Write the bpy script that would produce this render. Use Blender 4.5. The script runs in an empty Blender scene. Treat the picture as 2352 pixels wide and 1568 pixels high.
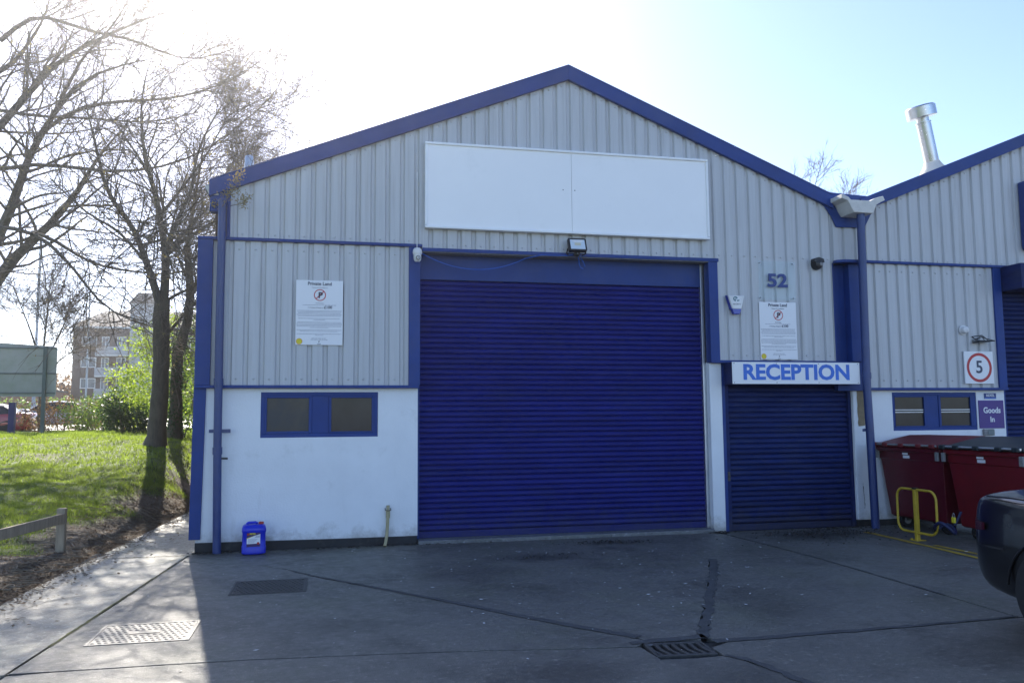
import bpy, bmesh, math, random
import numpy as np
from mathutils import Vector, Matrix
random.seed(7); RNG = np.random.default_rng(7)
R = math.radians
scene = bpy.context.scene
col = scene.collection

# ------------------------------------------------------------------ camera
cam_d = bpy.data.cameras.new('camera'); cam = bpy.data.objects.new('camera', cam_d); col.objects.link(cam)
cam_d.sensor_width = 36.0; cam_d.lens = 1900/2352*36
cam_d.clip_start = .05; cam_d.clip_end = 3000
def _cam():
    yaw, pitch, roll = R(12.53667), R(5.38297), R(-.47106)
    f = Vector((math.sin(yaw)*math.cos(pitch), math.cos(yaw)*math.cos(pitch), math.sin(pitch)))
    r = Vector((math.cos(yaw), -math.sin(yaw), 0)); u = r.cross(f)
    r2 = r*math.cos(roll)+u*math.sin(roll); u2 = u*math.cos(roll)-r*math.sin(roll)
    m = Matrix((r2, u2, -f)).transposed().to_4x4(); m.translation = (1.4664, -10.9939, 1.6010)
    return m
cam.matrix_world = _cam()
scene.camera = cam

# ------------------------------------------------------------------ sky, sun, exposure
SUN_AZ, SUN_EL = -9.8, 35.0           # azimuth from +Y towards +X
w = bpy.data.worlds.new('World'); scene.world = w; w.use_nodes = True
nt = w.node_tree; nt.nodes.clear()
sky = nt.nodes.new('ShaderNodeTexSky'); sky.sky_type = 'NISHITA'; sky.sun_disc = False
sky.sun_elevation = R(SUN_EL); sky.sun_rotation = R(SUN_AZ)
sky.altitude = 30; sky.air_density = 0.72; sky.dust_density = 0.6; sky.ozone_density = 2.8
bg = nt.nodes.new('ShaderNodeBackground'); bg.inputs[1].default_value = .13
wo = nt.nodes.new('ShaderNodeOutputWorld')
tint = nt.nodes.new('ShaderNodeVectorMath'); tint.operation = 'MULTIPLY'; tint.inputs[1].default_value = (1.04, .985, .975)      # cooler, less cyan camera white balance
nt.links.new(sky.outputs[0], tint.inputs[0]); nt.links.new(tint.outputs[0], bg.inputs[0]); nt.links.new(bg.outputs[0], wo.inputs[0])
sd = bpy.data.lights.new('sun', 'SUN'); sd.energy = 5.0; sd.angle = R(.53); sd.color = (1, .93, .82)
sun = bpy.data.objects.new('sun', sd); col.objects.link(sun)
_d = Vector((math.sin(R(SUN_AZ))*math.cos(R(SUN_EL)), math.cos(R(SUN_AZ))*math.cos(R(SUN_EL)), math.sin(R(SUN_EL))))
sun.rotation_euler = (_d).to_track_quat('Z', 'Y').to_euler(); sun.location = (-6, 20, 25)
scene.view_settings.view_transform = 'Standard'; scene.view_settings.look = 'None'
scene.view_settings.gamma = 1; scene.view_settings.use_curve_mapping = False
scene.view_settings.exposure = 1.38
scene.render.engine = 'CYCLES'

# ------------------------------------------------------------------ materials
MAT = {}
def material(name, base, rough=.5, metal=0., spec=.5, var=.12, scale=3., stretch=(1, 1, 1), bump=0., bscale=60., dark=None,
             dscale=1.2, dlo=.5, dhi=.7, trans=None, coat=0., alpha=None, orand=0., splash=None, streak=None):
    """Principled surface with noise in its colour and roughness, optional dirt colour and bump."""
    m = bpy.data.materials.new(name); m.use_nodes = True; t = m.node_tree; N = t.nodes; L = t.links
    b = N['Principled BSDF']; out = N['Material Output']
    tc = N.new('ShaderNodeTexCoord'); mp = N.new('ShaderNodeMapping'); mp.inputs['Scale'].default_value = stretch
    geo = N.new('ShaderNodeNewGeometry')
    L.new(geo.outputs['Position'], mp.inputs[0])
    n = N.new('ShaderNodeTexNoise'); n.inputs['Scale'].default_value = scale; n.inputs['Detail'].default_value = 6
    n.inputs['Roughness'].default_value = .62
    L.new(mp.outputs[0], n.inputs[0])
    cr = N.new('ShaderNodeValToRGB'); e = cr.color_ramp.elements
    c = np.array(base)
    e[0].position = .3; e[0].color = (*np.clip(c*(1-var), 0, 1), 1); e[1].position = .7; e[1].color = (*np.clip(c*(1+var), 0, 1), 1)
    L.new(n.outputs[0], cr.inputs[0]); src = cr.outputs[0]
    if dark is not None:
        n2 = N.new('ShaderNodeTexNoise'); n2.inputs['Scale'].default_value = dscale; n2.inputs['Detail'].default_value = 8
        n2.inputs['Roughness'].default_value = .68
        L.new(mp.outputs[0], n2.inputs[0])
        r2 = N.new('ShaderNodeMapRange'); r2.inputs[1].default_value = dlo; r2.inputs[2].default_value = dhi
        L.new(n2.outputs[0], r2.inputs[0])
        mx = N.new('ShaderNodeMix'); mx.data_type = 'RGBA'; mx.inputs[7].default_value = (*dark, 1)
        L.new(r2.outputs[0], mx.inputs[0]); L.new(src, mx.inputs[6]); src = mx.outputs[2]
    if streak is not None:                                  # scuffs and run marks, stretched along one axis
        mp2 = N.new('ShaderNodeMapping'); mp2.inputs['Scale'].default_value = streak[0]; L.new(geo.outputs['Position'], mp2.inputs[0])
        n4 = N.new('ShaderNodeTexNoise'); n4.inputs['Scale'].default_value = 1; n4.inputs['Detail'].default_value = 7; n4.inputs['Roughness'].default_value = .7; L.new(mp2.outputs[0], n4.inputs[0])
        r4 = N.new('ShaderNodeMapRange'); r4.inputs[1].default_value = streak[2]; r4.inputs[2].default_value = streak[3]; r4.inputs[4].default_value = streak[4]; L.new(n4.outputs[0], r4.inputs[0])
        mx = N.new('ShaderNodeMix'); mx.data_type = 'RGBA'; mx.inputs[7].default_value = (*streak[1], 1); L.new(r4.outputs[0], mx.inputs[0]); L.new(src, mx.inputs[6]); src = mx.outputs[2]
    if splash is not None:                                  # rain splash and grime, ragged upper edge
        sx = N.new('ShaderNodeSeparateXYZ'); L.new(geo.outputs['Position'], sx.inputs[0])
        n5 = N.new('ShaderNodeTexNoise'); n5.inputs['Scale'].default_value = 4.5; n5.inputs['Detail'].default_value = 9; n5.inputs['Roughness'].default_value = .75; L.new(geo.outputs['Position'], n5.inputs[0])
        ad = N.new('ShaderNodeMath'); ad.operation = 'MULTIPLY_ADD'; ad.inputs[1].default_value = -1/splash[0]; L.new(sx.outputs[2], ad.inputs[0]); L.new(n5.outputs[0], ad.inputs[2])
        r5 = N.new('ShaderNodeMapRange'); r5.inputs[1].default_value = .18; r5.inputs[2].default_value = .5; r5.inputs[4].default_value = splash[2]; L.new(ad.outputs[0], r5.inputs[0])
        mx = N.new('ShaderNodeMix'); mx.data_type = 'RGBA'; mx.inputs[7].default_value = (*splash[1], 1); L.new(r5.outputs[0], mx.inputs[0]); L.new(src, mx.inputs[6]); src = mx.outputs[2]
    if orand:
        oi = N.new('ShaderNodeObjectInfo'); r6 = N.new('ShaderNodeMapRange'); r6.inputs[3].default_value = 1-orand; r6.inputs[4].default_value = 1+orand; L.new(oi.outputs['Random'], r6.inputs[0])
        vm = N.new('ShaderNodeVectorMath'); vm.operation = 'SCALE'; L.new(src, vm.inputs[0]); L.new(r6.outputs[0], vm.inputs['Scale']); src = vm.outputs[0]
    L.new(src, b.inputs['Base Color'])
    rr = N.new('ShaderNodeMapRange'); rr.inputs[3].default_value = max(0, rough-.08); rr.inputs[4].default_value = min(1, rough+.08)
    L.new(n.outputs[0], rr.inputs[0]); L.new(rr.outputs[0], b.inputs['Roughness'])
    b.inputs['Metallic'].default_value = metal; b.inputs['Specular IOR Level'].default_value = spec
    b.inputs['Coat Weight'].default_value = coat; b.inputs['Coat Roughness'].default_value = .06
    if bump:
        n3 = N.new('ShaderNodeTexNoise'); n3.inputs['Scale'].default_value = bscale; n3.inputs['Detail'].default_value = 4
        L.new(geo.outputs['Position'], n3.inputs[0])
        bp = N.new('ShaderNodeBump'); bp.inputs['Strength'].default_value = bump; bp.inputs['Distance'].default_value = .01
        L.new(n3.outputs[0], bp.inputs['Height']); L.new(bp.outputs[0], b.inputs['Normal'])
    if trans is not None:
        tr = N.new('ShaderNodeBsdfTranslucent'); tr.inputs[0].default_value = (*trans, 1)
        ms = N.new('ShaderNodeMixShader'); ms.inputs[0].default_value = .5
        L.new(b.outputs[0], ms.inputs[1]); L.new(tr.outputs[0], ms.inputs[2]); L.new(ms.outputs[0], out.inputs[0])
    if alpha is not None: b.inputs['Alpha'].default_value = alpha
    MAT[name] = m
    return m
material('cladding', (.50, .51, .525), .42, var=.07, scale=2.2, stretch=(9, 1, .35), dark=(.42, .42, .41), dscale=1.1, dlo=.56, dhi=.95, bump=.05, bscale=25, orand=.035, streak=((14, 1, .5), (.33, .325, .31), .52, .80, .75))
material('blue_trim', (.015, .046, .205), .5, spec=.3, orand=.06, var=.14, scale=2.0, dark=(.05, .075, .2), dscale=.9, dlo=.5, dhi=.9)
material('blue_shutter', (.012, .017, .15), .6, spec=.2, orand=.05, streak=((.8, 1, 30), (.05, .06, .16), .6, .8, .5), splash=(1.3, (.045, .05, .10), .55), var=.2, scale=1.2, stretch=(1, 1, 4), dark=(.02, .03, .13), dscale=1.5, dlo=.5, dhi=.9)
material('blue_shutter_dull', (.010, .021, .10), .6, spec=.2, orand=.07, streak=((1.2, 1, 30), (.07, .085, .15), .6, .78, .6), splash=(1.0, (.05, .05, .06), .6), var=.25, scale=1.6, stretch=(1, 1, 5), dark=(.03, .04, .10), dscale=2.0, dlo=.48, dhi=.8)
material('white_render', (.80, .82, .84), .8, var=.05, scale=1.6, dark=(.55, .56, .55), dscale=2.2, dlo=.58, dhi=.9, bump=.3, bscale=45, streak=((5, 1, .9), (.5, .5, .47), .6, .85, .5), splash=(.75, (.30, .28, .24), .75))
material('bare_plaster', (.24, .19, .12), .9, var=.3, scale=7, bump=.5, bscale=30)
material('plinth_black', (.022, .023, .026), .7, var=.3, scale=5, dark=(.07, .07, .065), dscale=6, dlo=.55, dhi=.8, bump=.3, bscale=40)
material('board_white', (.90, .90, .90), .35, var=.025, scale=.8, dark=(.74, .75, .75), dscale=1.7, dlo=.6, dhi=1.0)
material('white_frame', (.86, .87, .88), .35, var=.04)
material('sign_white', (.80, .81, .83), .4, var=.02)
material('ink_grey', (.06, .07, .11), .6); material('ink_soft', (.26, .28, .34), .6)
material('ink_red', (.50, .035, .04), .5); material('ink_orange', (.72, .34, .06), .5); material('ink_blue', (.03, .15, .60), .45)
material('number_blue', (.018, .045, .20), .45); material('ink_teal', (.03, .16, .2), .5)
material('pipe_blue', (.026, .050, .17), .36, var=.15, scale=3)
material('gutter_white', (.62, .61, .58), .8, var=.1, scale=5, dark=(.33, .31, .27), dscale=5, dlo=.55, dhi=.9, bump=.4, bscale=40)
material('pane_frosted', (.065, .056, .046), .25, spec=.3, var=.4, scale=2.2, bump=.12, bscale=120, dark=(.035, .04, .05), dscale=1.6, dlo=.42, dhi=.62)  # dark blotches in the pane colour stand in for reflections
material('pane_clear', (.030, .031, .036), .04, spec=.2, var=.4, scale=2.2)
material('curtain', (.16, .13, .10), .8, var=.35, scale=6, stretch=(6, 1, .3))
material('galvanised', (.55, .57, .6), .3, metal=.85, var=.12, scale=4)
material('stainless', (.50, .52, .55), .28, metal=1., var=.06, scale=3)
material('black_plastic', (.012, .012, .014), .4); material('rubber', (.014, .014, .015), .85, var=.3, scale=20)
material('lens', (.60, .68, .75), .12, var=.05); material('led', (.62, .58, .42), .4)
material('camera_white', (.72, .72, .72), .35); material('alarm_blue', (.015, .035, .33), .2, spec=.7)
material('lock_blue', (.008, .016, .07), .5); material('cable_blue', (.02, .11, .48), .5)
material('can_blue', (.006, .022, .52), .33, var=.12, scale=6); material('cap_red', (.42, .03, .025), .4)
material('sign_purple', (.05, .016, .20), .4); material('label_dark', (.035, .012, .11), .4); material('label_yellow', (.75, .62, .03), .5)
material('cream_pipe', (.40, .35, .20), .55, var=.12, scale=8)
material('bin_red', (.105, .004, .012), .38, var=.15, scale=2.5, dark=(.06, .008, .012), dscale=1.5, dlo=.5, dhi=.9)
material('bin_red_bright', (.165, .006, .012), .38, var=.15, scale=2.5, dark=(.09, .008, .012), dscale=1.5, dlo=.5, dhi=.9)
material('bin_lid_red', (.17, .014, .018), .55, var=.15, scale=3, dark=(.09, .02, .02), dscale=3, dlo=.5, dhi=.9)
material('bin_lid_dark', (.018, .026, .03), .45, var=.2, scale=3)
material('worn_grey', (.22, .22, .22), .6, var=.3, scale=20)
material('yellow_paint', (.52, .36, .03), .45, var=.18, scale=7, dark=(.28, .2, .04), dscale=9, dlo=.58, dhi=.8)
material('line_yellow', (.42, .27, .02), .8, var=.3, scale=14, dark=(.1, .09, .05), dscale=9, dlo=.5, dhi=.75)
material('car_black', (.004, .004, .005), .3, spec=.4, coat=.7, var=.2); material('car_red', (.36, .012, .015), .3, coat=1.)
material('car_silver', (.35, .36, .38), .3, metal=.5, coat=1.)
material('car_glass', (.012, .014, .016), .06, spec=.6); material('alloy', (.36, .37, .38), .3, metal=.9)
material('lamp_red', (.05, .004, .003), .2, spec=.5); material('lamp_amber', (.35, .06, .015), .2)
material('timber', (.33, .26, .18), .8, var=.3, scale=4, stretch=(6, 6, 1), bump=.3, bscale=40)
material('sign_back', (.42, .45, .44), .5, var=.1, scale=1.5, dark=(.28, .34, .24), dscale=.9, dlo=.42, dhi=.8)
material('sign_rail', (.15, .18, .18), .5); material('post_green', (.10, .14, .14), .5, var=.15)
material('lamp_post', (.42, .43, .43), .5, metal=.3); material('post_blue', (.03, .03, .14), .5)
material('brick_brown', (.095, .058, .038), .85, var=.25, scale=9); material('brick_orange', (.36, .16, .085), .85, var=.2, scale=6)
material('roof_tile', (.17, .135, .11), .8, var=.25, scale=4); material('window_white', (.72, .72, .7), .4)
material('far_glass', (.10, .12, .14), .08); material('render_grey', (.45, .46, .48), .8)
material('bark', (.105, .082, .06), .9, var=.35, scale=14, stretch=(1, 1, .25), dark=(.10, .105, .055), dscale=3, dlo=.5, dhi=.75, bump=.6, bscale=35)
material('bark_twig', (.17, .13, .10), .85, var=.25, scale=6)
material('bud', (.24, .19, .09), .8, var=.3, scale=8, trans=(.38, .30, .12))
material('leaf_bright', (.12, .19, .02), .55, var=.35, scale=2.0, trans=(.42, .55, .04))
material('leaf_mid', (.07, .12, .02), .5, var=.4, scale=2.0, trans=(.2, .3, .04))
material('leaf_dark', (.025, .05, .014), .4, var=.4, scale=3.0, trans=(.05, .1, .02))
material('leaf_brown', (.16, .10, .05), .7, var=.45, scale=2.0, trans=(.25, .15, .06))
material('grass_blade', (.085, .14, .018), .45, var=.4, scale=1.3, trans=(.30, .40, .05), dark=(.19, .17, .07), dscale=1.1, dlo=.48, dhi=.72)
material('litter', (.22, .16, .10), .8, var=.5, scale=12, trans=(.12, .07, .04))
material('stick', (.23, .18, .12), .8, var=.3, scale=9)
material('chip_white', (.6, .6, .6), .7, var=.3, scale=30); material('debris_dark', (.03, .026, .02), .9, var=.4, scale=20)
material('iron', (.07, .068, .066), .6, metal=.3, var=.3, scale=12, bump=.2, bscale=60)
material('steel_tread', (.17, .165, .155), .5, metal=.5, var=.25, scale=9, bump=.15, bscale=80)
material('mortar_dark', (.035, .035, .035), .95, var=.4, scale=9, bump=.4, bscale=40)
material('moss', (.10, .10, .025), .95, var=.5, scale=14, bump=.5, bscale=60)
material('tar', (.062, .063, .065), .8, var=.35, scale=9, bump=.5, bscale=50)
material('road', (.20, .20, .20), .6, var=.1, scale=2); material('roof_sheet', (.3, .31, .32), .6)

def concrete(name, base, green=0.):
    m = bpy.data.materials.new(name); m.use_nodes = True; t = m.node_tree; N = t.nodes; L = t.links; b = N['Principled BSDF']
    geo = N.new('ShaderNodeNewGeometry')
    def noise(s, d=8, r=.65, stretch=None):
        n = N.new('ShaderNodeTexNoise'); n.inputs['Scale'].default_value = s; n.inputs['Detail'].default_value = d; n.inputs['Roughness'].default_value = r
        if stretch:
            mp = N.new('ShaderNodeMapping'); mp.inputs['Scale'].default_value = stretch; L.new(geo.outputs['Position'], mp.inputs[0]); L.new(mp.outputs[0], n.inputs[0])
        else: L.new(geo.outputs['Position'], n.inputs[0])
        return n.outputs[0]
    def rng(v, a, b_, c, d):
        r = N.new('ShaderNodeMapRange'); r.inputs[1].default_value = a; r.inputs[2].default_value = b_; r.inputs[3].default_value = c; r.inputs[4].default_value = d
        L.new(v, r.inputs[0]); return r.outputs[0]
    def mix(f, a, colr):
        mx = N.new('ShaderNodeMix'); mx.data_type = 'RGBA'; L.new(f, mx.inputs[0]); L.new(a, mx.inputs[6]); mx.inputs[7].default_value = (*colr, 1); return mx.outputs[2]
    cr = N.new('ShaderNodeValToRGB'); e = cr.color_ramp.elements; c = np.array(base)
    e[0].position = .28; e[0].color = (*(c*.75), 1); e[1].position = .72; e[1].color = (*(c*1.4), 1)
    L.new(noise(.55), cr.inputs[0]); s = cr.outputs[0]
    s = mix(rng(noise(1.1, 10, .75), .47, .66, 0, .92), s, tuple(c*.36)); s = mix(rng(noise(.35, 4), .5, .7, 0, .5), s, tuple(c*1.45))              # oil and damp stains
    s = mix(rng(noise(.8, 6), .5, .8, 0, .5+green), s, (c[0]*.8, c[1]*.95, c[2]*.55))     # algae tint
    s = mix(rng(noise(20, 6, .8), .55, .66, 0, .95), s, tuple(c*2.3))        # pale aggregate
    s = mix(rng(noise(26, 6, .8), .56, .68, 0, .9), s, tuple(c*.3))         # pits
    s = mix(rng(noise(5, 5, .6, (.25, 6, 1)), .58, .78, 0, .35), s, tuple(c*.5))    # brushed finish
    for (px, py, rx, ry, st_) in [(3.9, -1.45, .55, .30, .8), (5.1, -.6, .5, .2, .8), (8.1, -.7, 1.1, .5, .85), (4.0, -6.3, .5, .6, .7), (2.9, -2.2, .7, .4, .5), (1.6, -4.2, .6, .35, .55), (5.2, -4.3, .5, .8, .5), (6.2, -6.0, .9, .4, .5), (1.0, -.35, 1.2, .22, .6), (.05, -.15, .35, .3, .8), (3.0, -5.8, .5, .3, .5)]:
        mp = N.new('ShaderNodeMapping'); mp.vector_type = 'TEXTURE'; mp.inputs['Location'].default_value = (px, py, 0); mp.inputs['Scale'].default_value = (rx, ry, 1); L.new(geo.outputs['Position'], mp.inputs[0])
        ln_ = N.new('ShaderNodeVectorMath'); ln_.operation = 'LENGTH'; L.new(mp.outputs[0], ln_.inputs[0])
        ma = N.new('ShaderNodeMath'); ma.operation = 'MULTIPLY_ADD'; ma.inputs[1].default_value = 2.2; L.new(noise(3.2, 8, .72), ma.inputs[0]); L.new(ln_.outputs['Value'], ma.inputs[2])
        s = mix(rng(ma.outputs[0], 2.25, 1.35, 0, st_), s, tuple(c*.34))
    L.new(s, b.inputs['Base Color'])
    L.new(rng(noise(9, 6), .3, .75, .38, .68), b.inputs['Roughness'])
    b.inputs['Specular IOR Level'].default_value = .5
    bp = N.new('ShaderNodeBump'); bp.inputs['Strength'].default_value = .9; bp.inputs['Distance'].default_value = .008
    L.new(noise(85, 6, .7), bp.inputs['Height'])
    bp2 = N.new('ShaderNodeBump'); bp2.inputs['Strength'].default_value = .5; bp2.inputs['Distance'].default_value = .01
    L.new(noise(7, 5, .6, (.6, 5, 1)), bp2.inputs['Height']); L.new(bp.outputs[0], bp2.inputs['Normal']); L.new(bp2.outputs[0], b.inputs['Normal'])
    MAT[name] = m
concrete('concrete', (.135, .128, .112)); concrete('concrete_path', (.27, .25, .20), .3); concrete('concrete_sill', (.15, .155, .16))

def ground_mat():
    m = bpy.data.materials.new('ground'); m.use_nodes = True; t = m.node_tree; N = t.nodes; L = t.links; b = N['Principled BSDF']
    geo = N.new('ShaderNodeNewGeometry'); at = N.new('ShaderNodeAttribute'); at.attribute_name = 'grass'
    n = N.new('ShaderNodeTexNoise'); n.inputs['Scale'].default_value = 5; n.inputs['Detail'].default_value = 8; n.inputs['Roughness'].default_value = .7
    L.new(geo.outputs['Position'], n.inputs[0])
    c1 = N.new('ShaderNodeValToRGB'); e = c1.color_ramp.elements; e[0].position = .3; e[0].color = (.06, .046, .032, 1); e[1].position = .7; e[1].color = (.20, .16, .115, 1)
    c2 = N.new('ShaderNodeValToRGB'); e = c2.color_ramp.elements; e[0].position = .3; e[0].color = (.05, .09, .014, 1); e[1].position = .72; e[1].color = (.13, .17, .035, 1)
    L.new(n.outputs[0], c1.inputs[0]); L.new(n.outputs[0], c2.inputs[0])
    mx = N.new('ShaderNodeMix'); mx.data_type = 'RGBA'; L.new(at.outputs['Fac'], mx.inputs[0]); L.new(c1.outputs[0], mx.inputs[6]); L.new(c2.outputs[0], mx.inputs[7])
    L.new(mx.outputs[2], b.inputs['Base Color']); b.inputs['Roughness'].default_value = .9
    bp = N.new('ShaderNodeBump'); bp.inputs['Strength'].default_value = .8; bp.inputs['Distance'].default_value = .03
    n2 = N.new('ShaderNodeTexNoise'); n2.inputs['Scale'].default_value = 30; n2.inputs['Detail'].default_value = 6
    L.new(geo.outputs['Position'], n2.inputs[0]); L.new(n2.outputs[0], bp.inputs['Height']); L.new(bp.outputs[0], b.inputs['Normal'])
    MAT['ground'] = m
ground_mat()
def acrylic():
    m = bpy.data.materials.new('acrylic'); m.use_nodes = True; t = m.node_tree; N = t.nodes; L = t.links
    g = N.new('ShaderNodeBsdfGlossy'); g.inputs['Roughness'].default_value = .05; tr = N.new('ShaderNodeBsdfTransparent'); tr.inputs[0].default_value = (.965, .985, .985, 1)
    ms = N.new('ShaderNodeMixShader'); ms.inputs[0].default_value = .025; L.new(tr.outputs[0], ms.inputs[1]); L.new(g.outputs[0], ms.inputs[2])
    L.new(ms.outputs[0], N['Material Output'].inputs[0]); MAT['acrylic'] = m
acrylic()

# ------------------------------------------------------------------ helpers
class MB:
    def __init__(s): s.v = []; s.f = []
    def add(s, v, f):
        o = len(s.v); s.v += [tuple(p) for p in v]; s.f += [tuple(i+o for i in q) for q in f]; return s
    def box(s, x0, x1, y0, y1, z0, z1):
        v = [(x0, y0, z0), (x1, y0, z0), (x1, y1, z0), (x0, y1, z0), (x0, y0, z1), (x1, y0, z1), (x1, y1, z1), (x0, y1, z1)]
        return s.add(v, [(0, 3, 2, 1), (4, 5, 6, 7), (0, 1, 5, 4), (1, 2, 6, 5), (2, 3, 7, 6), (3, 0, 4, 7)])
    def prism(s, poly, a, b, axis='y'):
        """extrude a 2D polygon between a and b: axis y takes (x,z), axis z takes (x,y), axis x takes (y,z)"""
        n = len(poly)
        g = {'y': lambda p, t: (p[0], t, p[1]), 'z': lambda p, t: (p[0], p[1], t), 'x': lambda p, t: (t, p[0], p[1])}[axis]
        v = [g(p, a) for p in poly]+[g(p, b) for p in poly]
        f = [tuple(range(n)), tuple(range(2*n-1, n-1, -1))]+[(i, i+n, (i+1) % n+n, (i+1) % n) for i in range(n)]
        return s.add(v, f)
    def tube(s, pts, r, n=10, cap=True, closed=False):
        pts = [Vector(p) for p in pts]; m = len(pts); rs = r if isinstance(r, (list, tuple)) else [r]*m
        rings = []; prev = None
        for i, p in enumerate(pts):
            if closed: t = pts[(i+1) % m]-pts[i-1]
            else: t = pts[min(i+1, m-1)]-pts[max(i-1, 0)]
            t.normalize()
            if prev is None:
                a = Vector((0, 0, 1)) if abs(t.z) < .9 else Vector((1, 0, 0)); u = t.cross(a).normalized()
            else: u = (prev-t*prev.dot(t)).normalized()
            prev = u; vv = t.cross(u)
            rings.append([p+(u*math.cos(k*2*math.pi/n)+vv*math.sin(k*2*math.pi/n))*rs[i] for k in range(n)])
        v = [q for ring in rings for q in ring]; f = []
        for i in range(m if closed else m-1):
            j = (i+1) % m
            f += [(i*n+k, i*n+(k+1) % n, j*n+(k+1) % n, j*n+k) for k in range(n)]
        if cap and not closed: f += [tuple(range(n-1, -1, -1)), tuple((m-1)*n+k for k in range(n))]
        return s.add(v, f)
    def lathe(s, prof, c=(0, 0, 0), n=20, axis='z'):
        """prof: (radius, height) pairs about an axis through c"""
        v = []; f = []
        for r, h in prof:
            for k in range(n):
                a = 2*math.pi*k/n; x, y = r*math.cos(a), r*math.sin(a)
                q = {'z': (x, y, h), 'y': (x, -h, y), 'x': (h, x, y)}[axis]
                v.append((c[0]+q[0], c[1]+q[1], c[2]+q[2]))
        for i in range(len(prof)-1): f += [(i*n+k, i*n+(k+1) % n, (i+1)*n+(k+1) % n, (i+1)*n+k) for k in range(n)]
        f += [tuple(range(n-1, -1, -1)), tuple((len(prof)-1)*n+k for k in range(n))]
        return s.add(v, f)
    def loft(s, rings, cap=True):
        n = len(rings[0]); v = [p for r in rings for p in r]; f = []
        for i in range(len(rings)-1): f += [(i*n+k, i*n+(k+1) % n, (i+1)*n+(k+1) % n, (i+1)*n+k) for k in range(n)]
        if cap: f += [tuple(range(n-1, -1, -1)), tuple((len(rings)-1)*n+k for k in range(n))]
        return s.add(v, f)
    def build(s, name, mat, parent=None, bevel=0., smooth=False, fix=True):
        me = bpy.data.meshes.new(name); me.from_pydata([tuple(p) for p in s.v], [], s.f); me.update()
        if fix:
            bm = bmesh.new(); bm.from_mesh(me); bmesh.ops.recalc_face_normals(bm, faces=bm.faces); bm.to_mesh(me); bm.free()
        o = obj(name, me, mat, parent)
        if bevel:
            b = o.modifiers.new('bevel', 'BEVEL'); b.width = bevel; b.segments = 2; b.limit_method = 'ANGLE'; b.angle_limit = R(35)
        if smooth:
            for p in me.polygons: p.use_smooth = True
            if smooth == 'auto':
                me.set_sharp_from_angle(angle=R(38))
        return o
def obj(name, me, mat=None, parent=None):
    o = bpy.data.objects.new(name, me); col.objects.link(o)
    if mat is not None and me is not None and not me.materials: me.materials.append(MAT[mat] if isinstance(mat, str) else mat)
    if parent is not None: o.parent = parent
    return o
def tag(o, label=None, cat=None, group=None, kind=None):
    if label: o['label'] = label
    if cat: o['category'] = cat
    if group: o['group'] = group
    if kind: o['kind'] = kind
    return o
def thing(name, label, cat, loc=(0, 0, 0), rz=0., group=None):
    o = bpy.data.objects.new(name, None); col.objects.link(o); o.location = loc; o.rotation_euler = (0, 0, rz); o.empty_display_size = .2
    return tag(o, label, cat, group)
def part(name, parent):
    o = bpy.data.objects.new(name, None); col.objects.link(o); o.parent = parent; return o
def box(name, mat, parent, x0, x1, y0, y1, z0, z1, bevel=.004):
    return MB().box(x0, x1, y0, y1, z0, z1).build(name, mat, parent, bevel)
def npmesh(name, V, F, mat, parent=None, smooth=False):
    me = bpy.data.meshes.new(name); V = np.asarray(V, np.float32); F = np.asarray(F, np.int32); k = F.shape[1]
    me.vertices.add(len(V)); me.vertices.foreach_set('co', V.ravel())
    me.loops.add(F.size); me.loops.foreach_set('vertex_index', F.ravel())
    me.polygons.add(len(F)); me.polygons.foreach_set('loop_start', np.arange(0, F.size, k, dtype=np.int32))
    me.polygons.foreach_set('loop_total', np.full(len(F), k, np.int32))
    if smooth: me.polygons.foreach_set('use_smooth', np.ones(len(F), bool))
    me.update(calc_edges=True); me.validate()
    return obj(name, me, mat, parent)
def text(name, body, size, mat, parent, loc, bold=0., width=None, align='CENTER', rx=90, depth=.0015):
    cu = bpy.data.curves.new('t', 'FONT'); cu.body = body; cu.size = size; cu.align_x = align; cu.align_y = 'CENTER'; cu.extrude = depth; cu.offset = bold
    cu.resolution_u = 3
    o = bpy.data.objects.new('t', cu); col.objects.link(o)
    me = bpy.data.meshes.new_from_object(o.evaluated_get(bpy.context.evaluated_depsgraph_get()))
    bpy.data.objects.remove(o); bpy.data.curves.remove(cu)
    me.materials.clear(); r = obj(name, me, mat, parent); r.rotation_euler = (R(rx), 0, 0); r.location = loc
    if width:
        xs = [v.co.x for v in me.vertices]
        r.scale = (width/(max(xs)-min(xs)), 1, 1)
    return r
def ss(a, b, v):
    t = np.clip((np.asarray(v, float)-a)/(b-a), 0, 1); return t*t*(3-2*t)

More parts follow.
